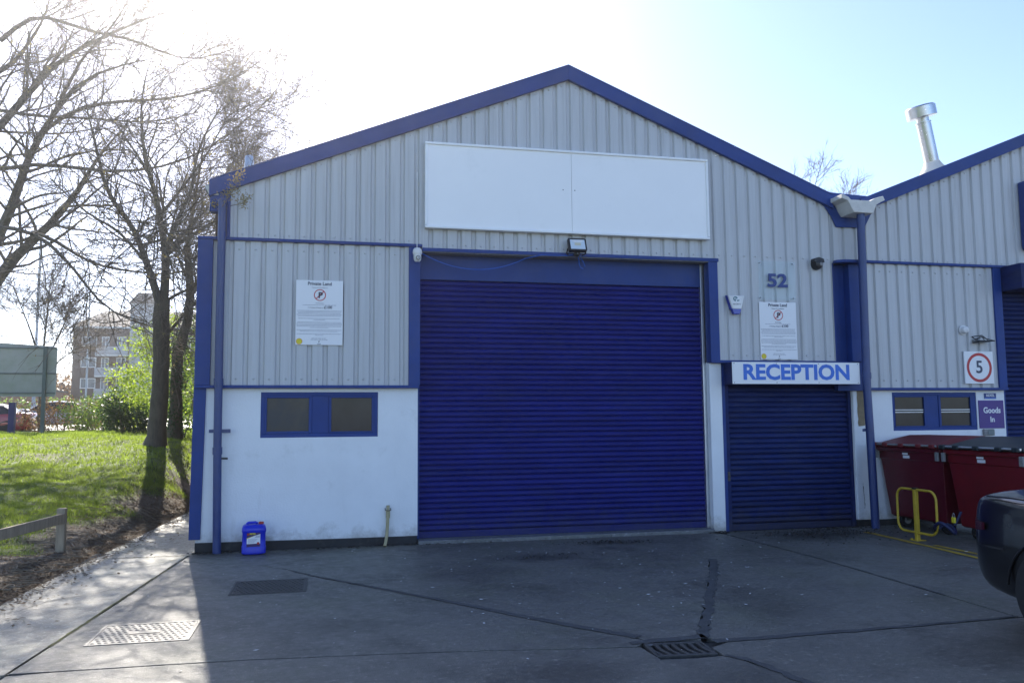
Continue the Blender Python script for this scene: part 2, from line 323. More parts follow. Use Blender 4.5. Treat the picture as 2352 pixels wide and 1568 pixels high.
# ------------------------------------------------------------------ terrain
def hgt(x, y):
    x = np.asarray(x, float); y = np.asarray(y, float)
    rise = 1.12*ss(-1, 13, y)+1.3*np.clip((y-35)/55, 0, 1.6)
    edge = -1.22+.05*np.clip(y, -10, 7)
    wgt = ss(edge+.05, edge-1.3, x) if np.isscalar(edge) else ss(0, 1.35, (edge+.05-x))
    bump_ = .028*np.sin(1.9*x+.7*y)+.022*np.sin(3.1*y-1.3*x+1)+.018*np.sin(5.3*x+2.2*y+2)+.012*np.sin(9*x-7*y)
    lip = ss(0, .5, edge-x)
    return -.055+lip*(.075+bump_)+wgt*(rise+.10*ss(0, 4, edge-x-.6))
def make_terrain():
    xs = np.r_[[-160, -120, -90, -70, -55, -45, -36, -29, -24, -20, -17], np.arange(-15, -.5, .11), [1, 4, 10, 20, 40, 80, 160]]
    ys = np.r_[[-70, -45, -25, -15], np.arange(-10, 24, .16), np.arange(25, 60, 2.5), [66, 74, 84, 96, 110, 130, 170, 240]]
    X, Y = np.meshgrid(xs, ys); Zz = hgt(X, Y)
    nx, ny = len(xs), len(ys); V = np.c_[X.ravel(), Y.ravel(), Zz.ravel()]
    i = np.arange(nx*ny).reshape(ny, nx); F = np.c_[i[:-1, :-1].ravel(), i[:-1, 1:].ravel(), i[1:, 1:].ravel(), i[1:, :-1].ravel()]
    o = npmesh('ground', V, F, 'ground', smooth=True); tag(o, kind='structure')
    a = o.data.attributes.new('grass', 'FLOAT', 'POINT'); a.data.foreach_set('value', grassiness(X.ravel(), Y.ravel()).astype(np.float32))
def edge_x(y): return -1.22+.05*np.clip(y, -10, 7)
def grassiness(x, y):
    wob = .22*np.sin(2.1*y+.4)+.14*np.sin(5.7*y+x*3)+.12*np.sin(4.3*x-2.9*y)
    bare = .5*np.clip(np.sin(1.3*x+.9*y)*np.sin(.7*x-1.1*y+1)-.55, 0, 1)*2
    lim = 1.05-.10*np.clip(y, -3, 6)
    return np.clip(ss(lim-.25, lim+.45, edge_x(y)-x+wob)-bare, 0, 1)
make_terrain()
# distant road and pavement beyond the bank
def strip(name, mat, x0, x1, y0, y1, dz, n=60):
    xs = np.linspace(x0, x1, n); ys = np.linspace(y0, y1, 8); X, Y = np.meshgrid(xs, ys); Zz = hgt(X, Y)+dz
    i = np.arange(X.size).reshape(X.shape); F = np.c_[i[:-1, :-1].ravel(), i[:-1, 1:].ravel(), i[1:, 1:].ravel(), i[1:, :-1].ravel()]
    return tag(npmesh(name, np.c_[X.ravel(), Y.ravel(), Zz.ravel()], F, mat), kind='structure')
strip('road', 'road', -140, -3, 34, 62, .03); strip('pavement', 'concrete_path', -140, -3, 30.5, 33.9, .13)

# ------------------------------------------------------------------ concrete yard: slabs with recessed joints
yard = tag(MB().add([(-1.35, -40, -.03), (45, -40, -.03), (45, .45, -.03), (-1.35, .45, -.03)], [(0, 1, 2, 3)]).build('yard', 'mortar_dark', fix=False), kind='structure')
def jag(pts, amp, seg=.12):
    out = []
    for a, b in zip(pts[:-1], pts[1:]):
        L_ = math.dist(a, b); n = max(1, int(L_/seg)); nx, ny = -(b[1]-a[1])/L_, (b[0]-a[0])/L_
        for k in range(n):
            t = k/n; j = 0 if k == 0 else random.uniform(-amp, amp)
            out.append((a[0]+(b[0]-a[0])*t+nx*j, a[1]+(b[1]-a[1])*t+ny*j))
    return out+[pts[-1]]
def off(pl, dx, dy): return [(x+dx, y+dy) for x, y in pl]
crack = jag([(-.14, -.66), (.63, -1.12), (.79, -1.21), (1.03, -1.46), (1.40, -2.05), (1.89, -2.68), (2.39, -3.34), (2.93, -4.09), (3.36, -4.64), (3.66, -4.95), (3.74, -5.18)], .016)
jl = [(-.15, -.2), (-.53, -5.0)]                       # joint beside the path
jb = jag([(-.53, -4.93), (.97, -4.97), (1.89, -5.06), (2.56, -5.14), (3.17, -5.25), (3.64, -5.32)], .004, .3)
pe = jag([(4.16, -5.20), (4.5, -4.55), (4.95, -3.7), (5.35, -2.95), (5.72, -2.16)], .02, .1)
jf = jag([(4.10, -5.66), (4.18, -5.72), (4.29, -6.11), (4.34, -6.5), (4.5, -8)], .015, .15)
def slab(poly, mat='concrete', z=0.):
    return MB().prism(poly, -.10, z, 'z').build('slab', mat, yard, .006)
g = .009
slab([(-1.24, -.2-g), (-.16-g, -.2-g), (-.53-g, -4.93-g), (-1.47, -4.93-g)], 'concrete_path')
slab([(-1.47, -4.95-g), (-.54-g, -4.95-g), (-1.65, -19.9), (-2.2, -19.9)], 'concrete_path')
slab([(-.86, 6.8), (-.02, 6.8), (-.02, -.02), (-.13, -.2+g), (-1.23, -.2+g)], 'concrete_path')
slab([(-.15+g, -.2-g), (-.12, -.6)]+off(crack, -.010, -.010)[0:]+[(3.62, -5.30)]+off(jb, 0, g)[::-1][1:]+[(-.53+g, -4.93)])
slab([(-.14, -.012), (2.62, -.012), (2.62, -.085), (6.80, -.085), (6.84, -.30), (6.93, -2.13+g), (5.76, -2.13+g)]+off(pe, -.02, .01)[::-1]+[(4.14, -5.24), (3.79, -5.18)]+off(crack, .010, .010)[::-1])
slab([(6.945, -2.13-g), (6.86, -5.24), (5.49, -5.29), (4.33, -5.31)]+off(pe, .04, 0)+[(5.80, -2.13-g)])
slab([(6.86, -.29), (7.02, -.03), (45, -.03), (45, -5.22), (6.88+g, -5.24), (6.945+g, -2.13), (6.86+g, -.6)])
slab(off(jf, .012, 0)+[(4.9, -39.9), (44.9, -39.9), (44.9, -5.25), (6.86, -5.26), (5.49, -5.32), (4.30, -5.345), (4.12, -5.45)])
slab(off(jf, -.012, 0)+[(4.876, -39.9), (-4, -39.9), (-1.62, -19.9), (-.53+g, -4.97)]+off(jb, 0, -g)[1:]+[(3.66, -5.64), (3.9, -5.67)])
tag(MB().prism([(2.63, -.083), (6.79, -.083), (6.80, .3), (2.63, .3)], -.06, .045, 'z').build('threshold', 'concrete_sill', yard, .008))
# dirt and tar lying along the joints
def ribbon(name, mat, pts, w0, w1, z, amp=.02, parent=yard):
    L_, R_ = [], []
    n = len(pts)
    for i, p in enumerate(pts):
        a = pts[max(i-1, 0)]; b = pts[min(i+1, n-1)]; l = math.dist(a, b) or 1; nx, ny = -(b[1]-a[1])/l, (b[0]-a[0])/l
        ww = (w0+(w1-w0)*i/(n-1))/2
        L_.append((p[0]+nx*(ww+random.uniform(-amp, amp)), p[1]+ny*(ww+random.uniform(-amp, amp)), z)); R_.append((p[0]-nx*(ww+random.uniform(-amp, amp)), p[1]-ny*(ww+random.uniform(-amp, amp)), z))
    v = L_+R_; f = [(i, i+1, n+i+1, n+i) for i in range(n-1)]
    return MB().add(v, f).build(name, mat, parent, fix=False)
ribbon('joint_filler', 'tar', jag([(1.0, -1.42), (1.4, -2.05), (1.89, -2.68), (2.39, -3.34), (2.93, -4.09), (3.36, -4.64), (3.72, -5.08)], .01, .07), .012, .10, .0045, .008)
ribbon('joint_filler', 'tar', jag([(4.17, -5.22), (4.51, -4.55), (4.96, -3.7), (5.36, -2.95), (5.73, -2.16), (5.76, -2.1)], .02, .07), .075, .095, .0045, .016)
ribbon('joint_filler', 'tar', jag([(4.2, -5.32), (4.9, -5.31), (5.49, -5.30), (6.2, -5.27), (6.88, -5.23)], .008, .08), .09, .03, .0045, .008)
ribbon('joint_filler', 'tar', jag([(4.12, -5.66), (4.22, -5.82), (4.29, -6.11), (4.36, -6.6), (4.5, -7.4)], .012, .06), .05, .10, .0045, .015)
ribbon('joint_filler', 'tar', jag([(6.86, -.4), (6.9, -1.14), (6.94, -2.13), (6.93, -3.2), (6.9, -4.4)], .008, .09), .02, .03, .0045, .006)
ribbon('joint_filler', 'tar', jag([(3.6, -5.22), (4.2, -5.18)], .01, .06), .07, .12, .0045, .012)
ribbon('joint_moss', 'moss', jag([(-.2, -.75), (-.35, -2.7), (-.47, -4.3)], .006, .08), .012, .022, .004, .006)
ribbon('joint_moss', 'moss', jag([(-1.2, -.2), (-.2, -.2)], .006, .08), .01, .014, .004, .004)
# hairline crack across the path
ribbon('hairline_crack', 'mortar_dark', jag([(-1.1, -2.95), (-.95, -2.55), (-.72, -2.4), (-.45, -2.05), (-.2, -1.9), (.4, -1.95), (.9, -1.8)], .02, .08), .006, .004, .0035, .002)
ribbon('hairline_crack', 'mortar_dark', jag([(.72, -1.18), (1.1, -1.0), (1.5, -.85), (1.8, -.6)], .015, .08), .008, .004, .0035, .002)

# ------------------------------------------------------------------ grass and litter
VIEW_L = lambda y: -1.7-.385*(y+11)+1.466     # a little left of the picture's edge
def blades(n, xr, yr, hmin, hmax, wd, name, mat, keep, seed):
    r = np.random.default_rng(seed); y = r.uniform(yr[0], yr[1], n*4); x = r.uniform(xr[0], xr[1], n*4)
    ok = (x > VIEW_L(y)) & (r.random(n*4) < keep(x, y)); x, y = x[ok][:n], y[ok][:n]; n = len(x)
    # clumping
    cl = np.sin(x*7+np.sin(y*5)*2)*np.sin(y*6.3+np.sin(x*4)*2); h = r.uniform(hmin, hmax, n)*(1+.55*cl)
    z = hgt(x, y)-.012; a = r.uniform(0, 2*np.pi, n); lean = r.uniform(.15, .9, n)*h; la = r.uniform(0, 2*np.pi, n)
    b = wd*r.uniform(.7, 1.3, n); dx, dy = np.cos(a)*b, np.sin(a)*b
    mx, my = x+np.cos(la)*lean*.35, y+np.sin(la)*lean*.35; tx, ty = x+np.cos(la)*lean, y+np.sin(la)*lean
    V = np.stack([np.c_[x-dx, y-dy, z], np.c_[x+dx, y+dy, z], np.c_[mx+dx*.7, my+dy*.7, z+h*.6], np.c_[mx-dx*.7, my-dy*.7, z+h*.6], np.c_[tx, ty, z+h]], 1).reshape(-1, 3)
    i = np.arange(n)*5; F = np.concatenate([np.c_[i, i+1, i+2], np.c_[i, i+2, i+3], np.c_[i+3, i+2, i+4]])
    return tag(npmesh(name, V, F, mat), kind='stuff')
tag(blades(90000, (-7, -1.2), (-3.5, 7), .025, .065, .0035, 'grass', 'grass_blade', lambda x, y: grassiness(x, y)**1.5, 1), 'short sunlit grass growing on the bank beside the path', 'grass')
tag(blades(80000, (-14, -1.0), (7, 24), .035, .085, .008, 'far_grass', 'grass_blade', lambda x, y: grassiness(x, y), 2), 'backlit grass on top of the bank round the tree trunks', 'grass')
def litter():
    r = np.random.default_rng(5); n = 16000; y = r.uniform(-4.5, 7, n*3); e = r.exponential(.38, n*3)*np.where(r.random(n*3) < .1, -.35, 1); x = edge_x(y)-.02-e
    ok = (x > VIEW_L(y)) & (x > -4); x, y = x[ok][:n], y[ok][:n]; n = len(x); z = np.maximum(hgt(x, y), np.where(x > edge_x(y)-.02, .002, -1))+.004
    s = r.uniform(.008, .032, n); a = r.uniform(0, 6.28, n); t = r.uniform(-.6, .6, n); t2 = r.uniform(-.4, .8, n)
    ux, uy = np.cos(a)*s, np.sin(a)*s
    V = np.stack([np.c_[x-ux, y-uy, z], np.c_[x-uy*.5, y+ux*.5, z+s*.5*np.abs(t)], np.c_[x+ux, y+uy, z+s*np.abs(t2)], np.c_[x+uy*.5, y-ux*.5, z+s*.3]], 1).reshape(-1, 3)
    i = np.arange(n)*4
    tag(npmesh('leaf_litter', V, np.c_[i, i+1, i+2, i+3], 'litter'), 'dry brown leaf litter on the bare soil beside the path', 'leaf litter', kind='stuff')
    # dry sticks
    mb = MB()
    for k in range(330):
        y = random.uniform(-4.2, 4.5); x = float(edge_x(y))-abs(random.gauss(.1, .5))-.05
        if random.random() < .25: x -= random.uniform(0, 2)
        L_ = random.uniform(.06, .38); a = random.uniform(0, 6.28); b = random.uniform(-.5, .5)
        pts = []
        for q in range(4):
            px, py = x+math.cos(a+b*q/3)*L_*q/3, y+math.sin(a+b*q/3)*L_*q/3
            pts.append((px, py, max(float(hgt(px, py)), -.0)+.012+random.uniform(0, .02)))
        mb.tube(pts, [.005, .005, .004, .002], 4)
    tag(mb.build('dry_sticks', 'stick', fix=False), 'thin dry sticks scattered over soil and grass edge', 'sticks', kind='stuff')
    mb = MB()
    for k in range(280):                                   # white chips in front of the shutter
        x, y = random.gauss(4.6, 1.7), random.uniform(-4.8, -.25)
        if k % 3 == 0: x, y = random.uniform(.2, 8.6), random.uniform(-5.5, -.15)
        if y > -.1: continue
        s = random.uniform(.003, .011); a = random.uniform(0, 6.28); L_ = s*random.uniform(1, 3.5)
        c, d = math.cos(a), math.sin(a)
        mb.add([(x-c*L_, y-d*L_, .006), (x-d*s, y+c*s, .008), (x+c*L_, y+d*L_, .009), (x+d*s, y-c*s, .005)], [(0, 1, 2, 3)])
    tag(mb.build('paint_chips', 'chip_white', fix=False), 'tiny white chips scattered on concrete before the big shutter', 'debris', kind='stuff')
    mb = MB()
    for (cx, cy, sx, sy, n) in [(5.05, -.55, .32, .10, 170), (3.95, -1.45, .35, .12, 60), (8.3, -.55, .6, .22, 520), (7.9, -1.2, .5, .15, 70), (2.3, -.1, .5, .05, 160), (1.2, -.08, .6, .04, 120), (6.85, -.12, .12, .06, 130), (8.7, -.12, .35, .06, 160), (.1, -.1, .12, .08, 130)]:
        for k in range(n):
            x, y = random.gauss(cx, sx), min(random.gauss(cy, sy), -.05); s = random.uniform(.006, .022); a = random.uniform(0, 6.28); c, d = math.cos(a)*s, math.sin(a)*s
            mb.add([(x-c, y-d, .005), (x-d*.5, y+c*.5, .008+s*random.random()*.7), (x+c, y+d, .006+s*random.random()*.5), (x+d*.5, y-c*.5, .005)], [(0, 1, 2, 3)])
    tag(mb.build('wind_blown_debris', 'debris_dark', fix=False), 'dark rotted leaves blown into heaps at the foot of the doors', 'debris', kind='stuff')
litter()

# ------------------------------------------------------------------ buildings
SL = .4033; APX, APZ = 4.736, 6.592; VALX = 9.18; NAX = 13.9            # roof slope, ridge, valley, next ridge
def ztop(x): return APZ-SL*abs(x-APX)
NZ0 = 4.894-SL*9.332
def nztop(x): return NZ0+SL*x if x < NAX else NZ0+SL*(2*NAX-x)
CY = -.06
def cladding(parent, x0, x1, zb, zt, g0, p, run=5):
    """trapezoidal sheets with recessed flutes, one mesh per sheet; zt(x) is the top edge"""
    k0 = math.floor((x0-g0)/p); edges = [x0]; k = k0
    while True:
        e = g0+(k+.5)*p
        if e > x0+.3 and (k-k0) % run == 0: edges.append(e)
        k += 1
        if e > x1: break
    edges = [e for e in edges if e < x1-.15]+[x1]
    for a, b in zip(edges[:-1], edges[1:]):
        prof = [(a, CY)]
        for k in range(math.floor((a-g0)/p)-1, math.ceil((b-g0)/p)+2):
            c = g0+k*p
            for dx, y in ((-.036, CY), (-.018, CY+.030), (.018, CY+.030), (.036, CY)):
                if a < c+dx < b: prof.append((c+dx, y))
        prof.append((b, CY)); jy = random.uniform(-.001, .001)
        V = []; n = len(prof)
        for x, y in prof: V.append((x, y+jy, zb))
        for x, y in prof: V.append((x, y+jy, zt(x)))
        o = MB().add(V, [(i, i+1, n+i+1, n+i) for i in range(n-1)]).build('cladding_sheet', 'cladding', parent, fix=False)
def screws(parent, x0, x1, zf, g0, p):
    mb = MB(); k = math.ceil((x0-g0)/p)
    while g0+(k+.5)*p < x1:
        c = g0+(k+.5)*p+random.uniform(-.012, .012); z = zf(c)
        if c > x0: mb.lathe([(.014, 0), (.013, .004), (.007, .010), (.001, .011)], (c, CY-.001, z), 8, 'y')
        k += 1
    if mb.v: tag(mb.build('screws', 'cladding', parent, fix=False), kind='stuff')
def slats(parent, x0, x1, z0, z1, pitch, y, mat, rail=.09):
    sh = part('roller_shutter', parent)
    d = .026; prof = [(y, 0), (y-d*.30, pitch*.07), (y-d*.80, pitch*.24), (y-d*.97, pitch*.36), (y-d, pitch*.46), (y-d*.90, pitch*.60), (y-d*.62, pitch*.78), (y-d*.25, pitch*.92), (y, pitch)]
    n = len(prof); me = None; z = z0+rail
    while z < z1:
        if me is None:
            mb = MB(); mb.add([(x0, a, b) for a, b in prof]+[(x1, a, b) for a, b in prof], [(i, i+1, n+i+1, n+i) for i in range(n-1)])
            o = mb.build('slat', mat, sh, fix=False); me = o.data
            for pl in me.polygons: pl.use_smooth = True
            me.set_sharp_from_angle(angle=R(50))
        else: o = obj('slat', me, None, sh)
        o.location = (0, random.uniform(-.001, .001), z); o.rotation_euler = (0, random.uniform(-.0004, .0004), 0)
        z += pitch
    box('bottom_rail', mat, sh, x0+.002, x1-.002, y-.018, y+.01, z0, z0+rail-.004)
    return sh
def wall_panel(name, mat, parent, x0, x1, y0, y1, z0, z1, hole=None):
    mb = MB()
    if hole:
        a, b, c, d = hole
        mb.box(x0, a, y0, y1, z0, z1); mb.box(b, x1, y0, y1, z0, z1); mb.box(a, b, y0, y1, z0, c); mb.box(a, b, y0, y1, d, z1)
    else: mb.box(x0, x1, y0, y1, z0, z1)
    return mb.build(name, mat, parent)
def window(parent, x0, x1, z0, z1, panes, mull, clear=False):
    wn = part('window', parent)
    fr = MB(); y0, y1 = .012, .06
    fr.box(x0, x1, y0, y1, z0, z0+.05); fr.box(x0, x1, y0, y1, z1-.045, z1)
    fr.box(x0, x0+.05, y0, y1, z0+.05, z1-.045); fr.box(x1-.05, x1, y0, y1, z0+.05, z1-.045)
    fr.build('frame', 'blue_trim', wn, .004)
    box('mullion_panel', 'blue_trim', wn, mull[0], mull[1], .018, .055, z0+.05, z1-.045)
    for (a, b, c, d) in panes:
        sf = MB(); ax, bx = (x0+.05 if a < (x0+x1)/2 else mull[1]), (mull[0] if a < (x0+x1)/2 else x1-.05)
        cz, dz = z0+.05, z1-.045
        sf.box(ax, a, .006, .05, cz, dz); sf.box(b, bx, .006, .05, cz, dz); sf.box(a, b, .006, .05, cz, c); sf.box(a, b, .006, .05, d, dz)
        sf.build('casement', 'blue_trim', wn, .006)
        box('pane', 'pane_clear' if (clear or a > 1.4) else 'pane_frosted', wn, a-.01, b+.01, .030, .036, c-.01, d+.01, 0)
    return wn

u = thing('industrial_unit', 'grey corrugated gabled unit with blue trim, big blue roller shutter and white lower wall', 'building', (0, 0, 0))
# masonry
wall_panel('wall', 'white_render', u, -.115, 2.625, 0, .22, .105, 2.05, (.63, 2.105, 1.395, 1.974))
MB().prism([(-.12, -.02), (2.62, -.02), (2.62, .10), (-.12, .118)], -.006, .22).build('plinth', 'plinth_black', u, .006)
MB().box(6.815, 7.005, 0, .24, -.02, 2.40).build('pier', 'white_render', u, .012)
mb = MB().box(9.125, 9.40, .0, .24, .085, 2.10); mb.build('pier', 'white_render', u, .012)
MB().box(9.122, 9.40, -.004, .24, -.02, .082).build('plinth', 'plinth_black', u, .006)
MB().prism(jag([(9.20, 1.46), (9.30, 1.47), (9.345, 1.56), (9.34, 1.68), (9.365, 1.75), (9.385, 1.98), (9.19, 1.985), (9.195, 1.46)], .006, .05)[:-1], -.005, .01).build('bare_plaster_patch', 'bare_plaster', u)
MB().prism(jag([(9.225, .62), (9.228, .5), (9.24, .38), (9.235, .25)], .006, .03)+jag([(9.238, .25), (9.244, .38), (9.232, .5), (9.228, .62)], .006, .03), -.0035, .0).build('wall_crack', 'mortar_dark', u)
# windows
window(u, .63, 2.105, 1.395, 1.974, [(.705, 1.225, 1.475, 1.898), (1.509, 2.025, 1.467, 1.898)], (1.263, 1.474))
# cladding above
zt = lambda x: ztop(x)-.12
cladding(u, .205, 2.665, 3.945, zt, .275, .1937)
cladding(u, 2.665, 6.96, 3.90, zt, 2.788, .1957)
cladding(u, 8.842, 9.30, 3.90, lambda x: 4.7, 6.885, .1955)
cladding(u, 6.96, 8.842, 2.42, lambda x: max(ztop(x)-.12, 4.6), 6.885, .1955)
cladding(u, .0, 2.505, 2.05, lambda x: 3.905, .239, .1972)
for zf, x0, x1, g0, p in [(lambda x: 3.995, .25, 2.6, .275, .1937), (lambda x: ztop(x)-.25, .6, 2.6, .275, .1937), (lambda x: 3.955, 2.7, 9.2, 2.788, .1957),
                          (lambda x: ztop(x)-.25, 2.6, 8.7, 2.788, .1957), (lambda x: 3.80, .2, 2.5, .239, .1972), (lambda x: 2.14, .2, 2.5, .239, .1972), (lambda x: 2.50, 6.97, 8.8, 6.885, .1955)]:
    screws(u, x0, x1, zf, g0, p)
# inner backing so that no light leaks, side and rear walls, roof
mb = MB(); mb.prism([(.0, 2.05), (9.28, 2.05), (9.28, 4.6), (APX, 6.40), (.0, 4.45)], .26, .30); mb.build('inner_backing', 'render_grey', u)
MB().box(0, .2, .24, 30, 0, 4.5).build('side_wall', 'brick_brown', u); MB().prism([(0, 0), (9.2, 0), (9.2, 4.6), (APX, 6.4), (0, 4.45)], 30, 30.2).build('rear_wall', 'brick_brown', u)
for s_, xe in ((-1, -.10), (1, 9.02)):
    za = ztop(xe)-.03
    MB().prism([(xe, za), (APX, APZ-.03), (APX, APZ-.09), (xe, za-.06)], -.055, 30.3).build('roof', 'roof_sheet', u)
# barge boards
for xe in (-.045, 8.86):
    MB().prism([(xe, ztop(xe)), (APX, APZ), (APX, APZ-.205), (xe, ztop(xe)-.205)], -.125, -.066).build('barge_board', 'blue_trim', u, .004)
    MB().prism([(xe, ztop(xe)+.012), (APX, APZ+.012), (APX, APZ+.001), (xe, ztop(xe)+.001)], -.135, .05).build('barge_cap', 'blue_trim', u, .003)
# left corner flashings
B = 'blue_trim'
box('corner_flashing', B, u, .175, .215, -.088, .05, 3.945, 4.62)
MB().prism([(-.036, 4.66), (.215, 4.76), (.215, 4.45), (.07, 4.27), (-.036, 4.27)], -.084, .05).build('eaves_flashing', B, u, .004)
box('ledge_trim', B, u, -.165, 2.672, -.105, .05, 3.906, 3.944)
box('corner_flashing', B, u, -.165, .018, -.088, .20, 2.062, 3.906)
MB().prism([(-.19, .158), (-.055, .158), (-.030, 2.022), (-.175, 2.06)], -.03, .21).build('corner_flashing', B, u, .004)
box('sill_trim', B, u, -.165, 2.63, -.095, .06, 2.022, 2.060)
# big opening: jambs, lintel, header, guides, shutter
box('jamb_flashing', B, u, 2.495, 2.645, -.090, .05, 2.060, 3.906)
box('jamb_flashing', B, u, 6.808, 6.95, -.092, .07, 2.395, 3.853)
box('lintel_trim', B, u, 2.672, 6.965, -.105, .10, 3.850, 3.898)
box('lintel_soffit', 'worn_grey', u, 2.672, 6.83, -.09, .10, 3.840, 3.848, 0)
box('header_panel', B, u, 2.645, 6.80, .115, .135, 3.505, 3.86)
box('shutter_guide', 'galvanised', u, 6.765, 6.812, .10, .2, .046, 3.85)
box('shutter_guide', B, u, 2.60, 2.660, .105, .2, .046, 3.85)
slats(u, 2.655, 6.80, .046, 3.56, .0715, .165, 'blue_shutter')
box('shutter_light_block', 'black_plastic', u, 2.60, 6.86, .215, .25, -.02, 3.9, 0); box('shutter_light_block', 'black_plastic', u, 7.01, 9.12, .18, .21, -.02, 2.4, 0)  # unseen black panels added to stop sunlight leaking between the slats
# reception doorway
box('sill_trim', B, u, 6.815, 8.85, -.093, .06, 2.384, 2.424)
box('door_frame', B, u, 7.006, 7.062, .02, .18, -.02, 2.38); box('shutter_guide', 'blue_shutter_dull', u, 7.062, 7.128, .05, .16, -.02, 2.1)
box('shutter_guide', 'blue_shutter_dull', u, 9.072, 9.122, .05, .16, -.02, 2.1)
box('door_head', B, u, 7.05, 9.13, -.02, .17, 2.07, 2.384)
slats(u, 7.128, 9.072, -.015, 2.10, .0755, .11, 'blue_shutter_dull', .10)
mb = MB().box(7.072, 7.112, .035, .05, .70, .83).lathe([(.012, 0), (.012, .02)], (7.10, .036, .765), 10, 'y'); mb.build('shutter_lock', 'iron', u, .003)
# boxed column between the units and valley flashing
box('recess_panel', B, u, 8.842, 9.10, .045, .06, 2.42, 3.90); box('jamb_flashing', B, u, 9.087, 9.28, -.092, .06, 2.42, 3.888)
MB().prism([(8.842, -.075), (8.842, -.16), (8.95, -.235), (9.32, -.235), (9.32, -.075)], 3.889, 3.93, 'z').build('column_cap', B, u, .003)
box('recess_edge', B, u, 8.836, 8.846, -.062, .05, 2.42, 3.90, 0); box('head_panel', B, u, 8.852, 9.31, -.05, .05, 1.985, 2.418)
MB().prism([(8.62, 4.99), (8.62, 4.83), (8.733, 4.762), (8.841, 4.605), (8.916, 4.448), (9.40, 4.455), (9.53, 4.68), (9.56, 4.95)], -.084, -.07).build('valley_flashing', B, u, .004)

n_ = thing('neighbouring_unit', 'grey corrugated unit with blue eaves beside the valley gutter and red bins', 'building', (9.4, 0, 0))
mi = Matrix.Translation((-9.4, 0, 0))
class _Shift:
    pass
nb = n_
def nlink():
    for o in list(bpy.data.objects):
        if o.parent == nb: o.matrix_parent_inverse = mi
wall_panel('wall', 'white_render', nb, 9.402, 11.79, .0, .24, .085, 2.01, (9.79, 11.28, 1.385, 1.962))
box('plinth', 'plinth_black', nb, 9.402, 11.785, -.005, .24, -.02, .083)
window(nb, 9.79, 11.28, 1.385, 1.962, [(9.837, 10.347, 1.454, 1.89), (10.645, 11.175, 1.454, 1.887)], (10.40, 10.605), True)
cladding(nb, 9.31, 15.5, 3.955, lambda x: nztop(x)-.12, 9.6, .195)
cladding(nb, 9.31, 11.66, 2.03, lambda x: 3.915, 9.528, .1993)
for zf, x0, x1, g0, p in [(lambda x: 3.985, 9.5, 15, 9.6, .195), (lambda x: nztop(x)-.25, 9.5, 15, 9.6, .195), (lambda x: 3.80, 9.5, 11.6, 9.528, .1993), (lambda x: 2.14, 9.5, 11.6, 9.528, .1993)]:
    screws(nb, x0, x1, zf, g0, p)
MB().prism([(9.3, 2.0), (18, 2.0), (18, nztop(18)-.2), (NAX, nztop(NAX)-.2), (9.3, 4.5)], .26, .30).build('inner_backing', 'render_grey', nb)  # unseen backing that keeps light from leaking through
MB().box(18.2, 18.4, -.05, 30, 0, 4.6).build('side_wall', 'brick_brown', nb); MB().prism([(9.3, 0), (18.3, 0), (18.3, 4.6), (NAX, 6.3), (9.3, 4.5)], 30, 30.2).build('rear_wall', 'brick_brown', nb)
MB().box(15.5, 18.2, -.05, .2, -.02, 5.2).build('wall', 'white_render', nb)
for xe in (9.34, 18.4):
    MB().prism([(xe, nztop(xe)-.03), (NAX, nztop(NAX)-.03), (NAX, nztop(NAX)-.09), (xe, nztop(xe)-.09)], -.055, 30.3).build('roof', 'roof_sheet', nb)
    MB().prism([(xe, nztop(xe)), (NAX, nztop(NAX)), (NAX, nztop(NAX)-.20), (xe, nztop(xe)-.20)], -.125, -.066).build('barge_board', B, nb, .004)
box('ledge_trim', B, nb, 9.31, 12.0, -.105, .05, 3.916, 3.955); box('sill_trim', B, nb, 9.31, 11.80, -.095, .06, 1.992, 2.03)
box('jamb_flashing', B, nb, 11.645, 11.79, -.09, .05, 2.03, 3.915)
box('shutter_hood', 'blue_shutter_dull', nb, 11.81, 15.5, -.46, -.062, 3.54, 3.93); box('shutter_guide', B, nb, 11.79, 11.84, .02, .16, -.02, 3.56)
slats(nb, 11.84, 15.48, -.01, 3.6, .0755, .10, 'blue_shutter_dull', .1)
box('shutter_light_block', 'black_plastic', nb, 11.79, 15.6, .17, .20, -.02, 3.9, 0)  # unseen black panel added here too, against sun leaks
mb = MB()
for zz in (1.655, 1.69): mb.box(9.84, 10.34, .020, .028, zz, zz+.014); mb.box(10.65, 11.17, .020, .028, zz, zz+.014)
mb.build('window_stay', 'window_white', nb)
nlink()

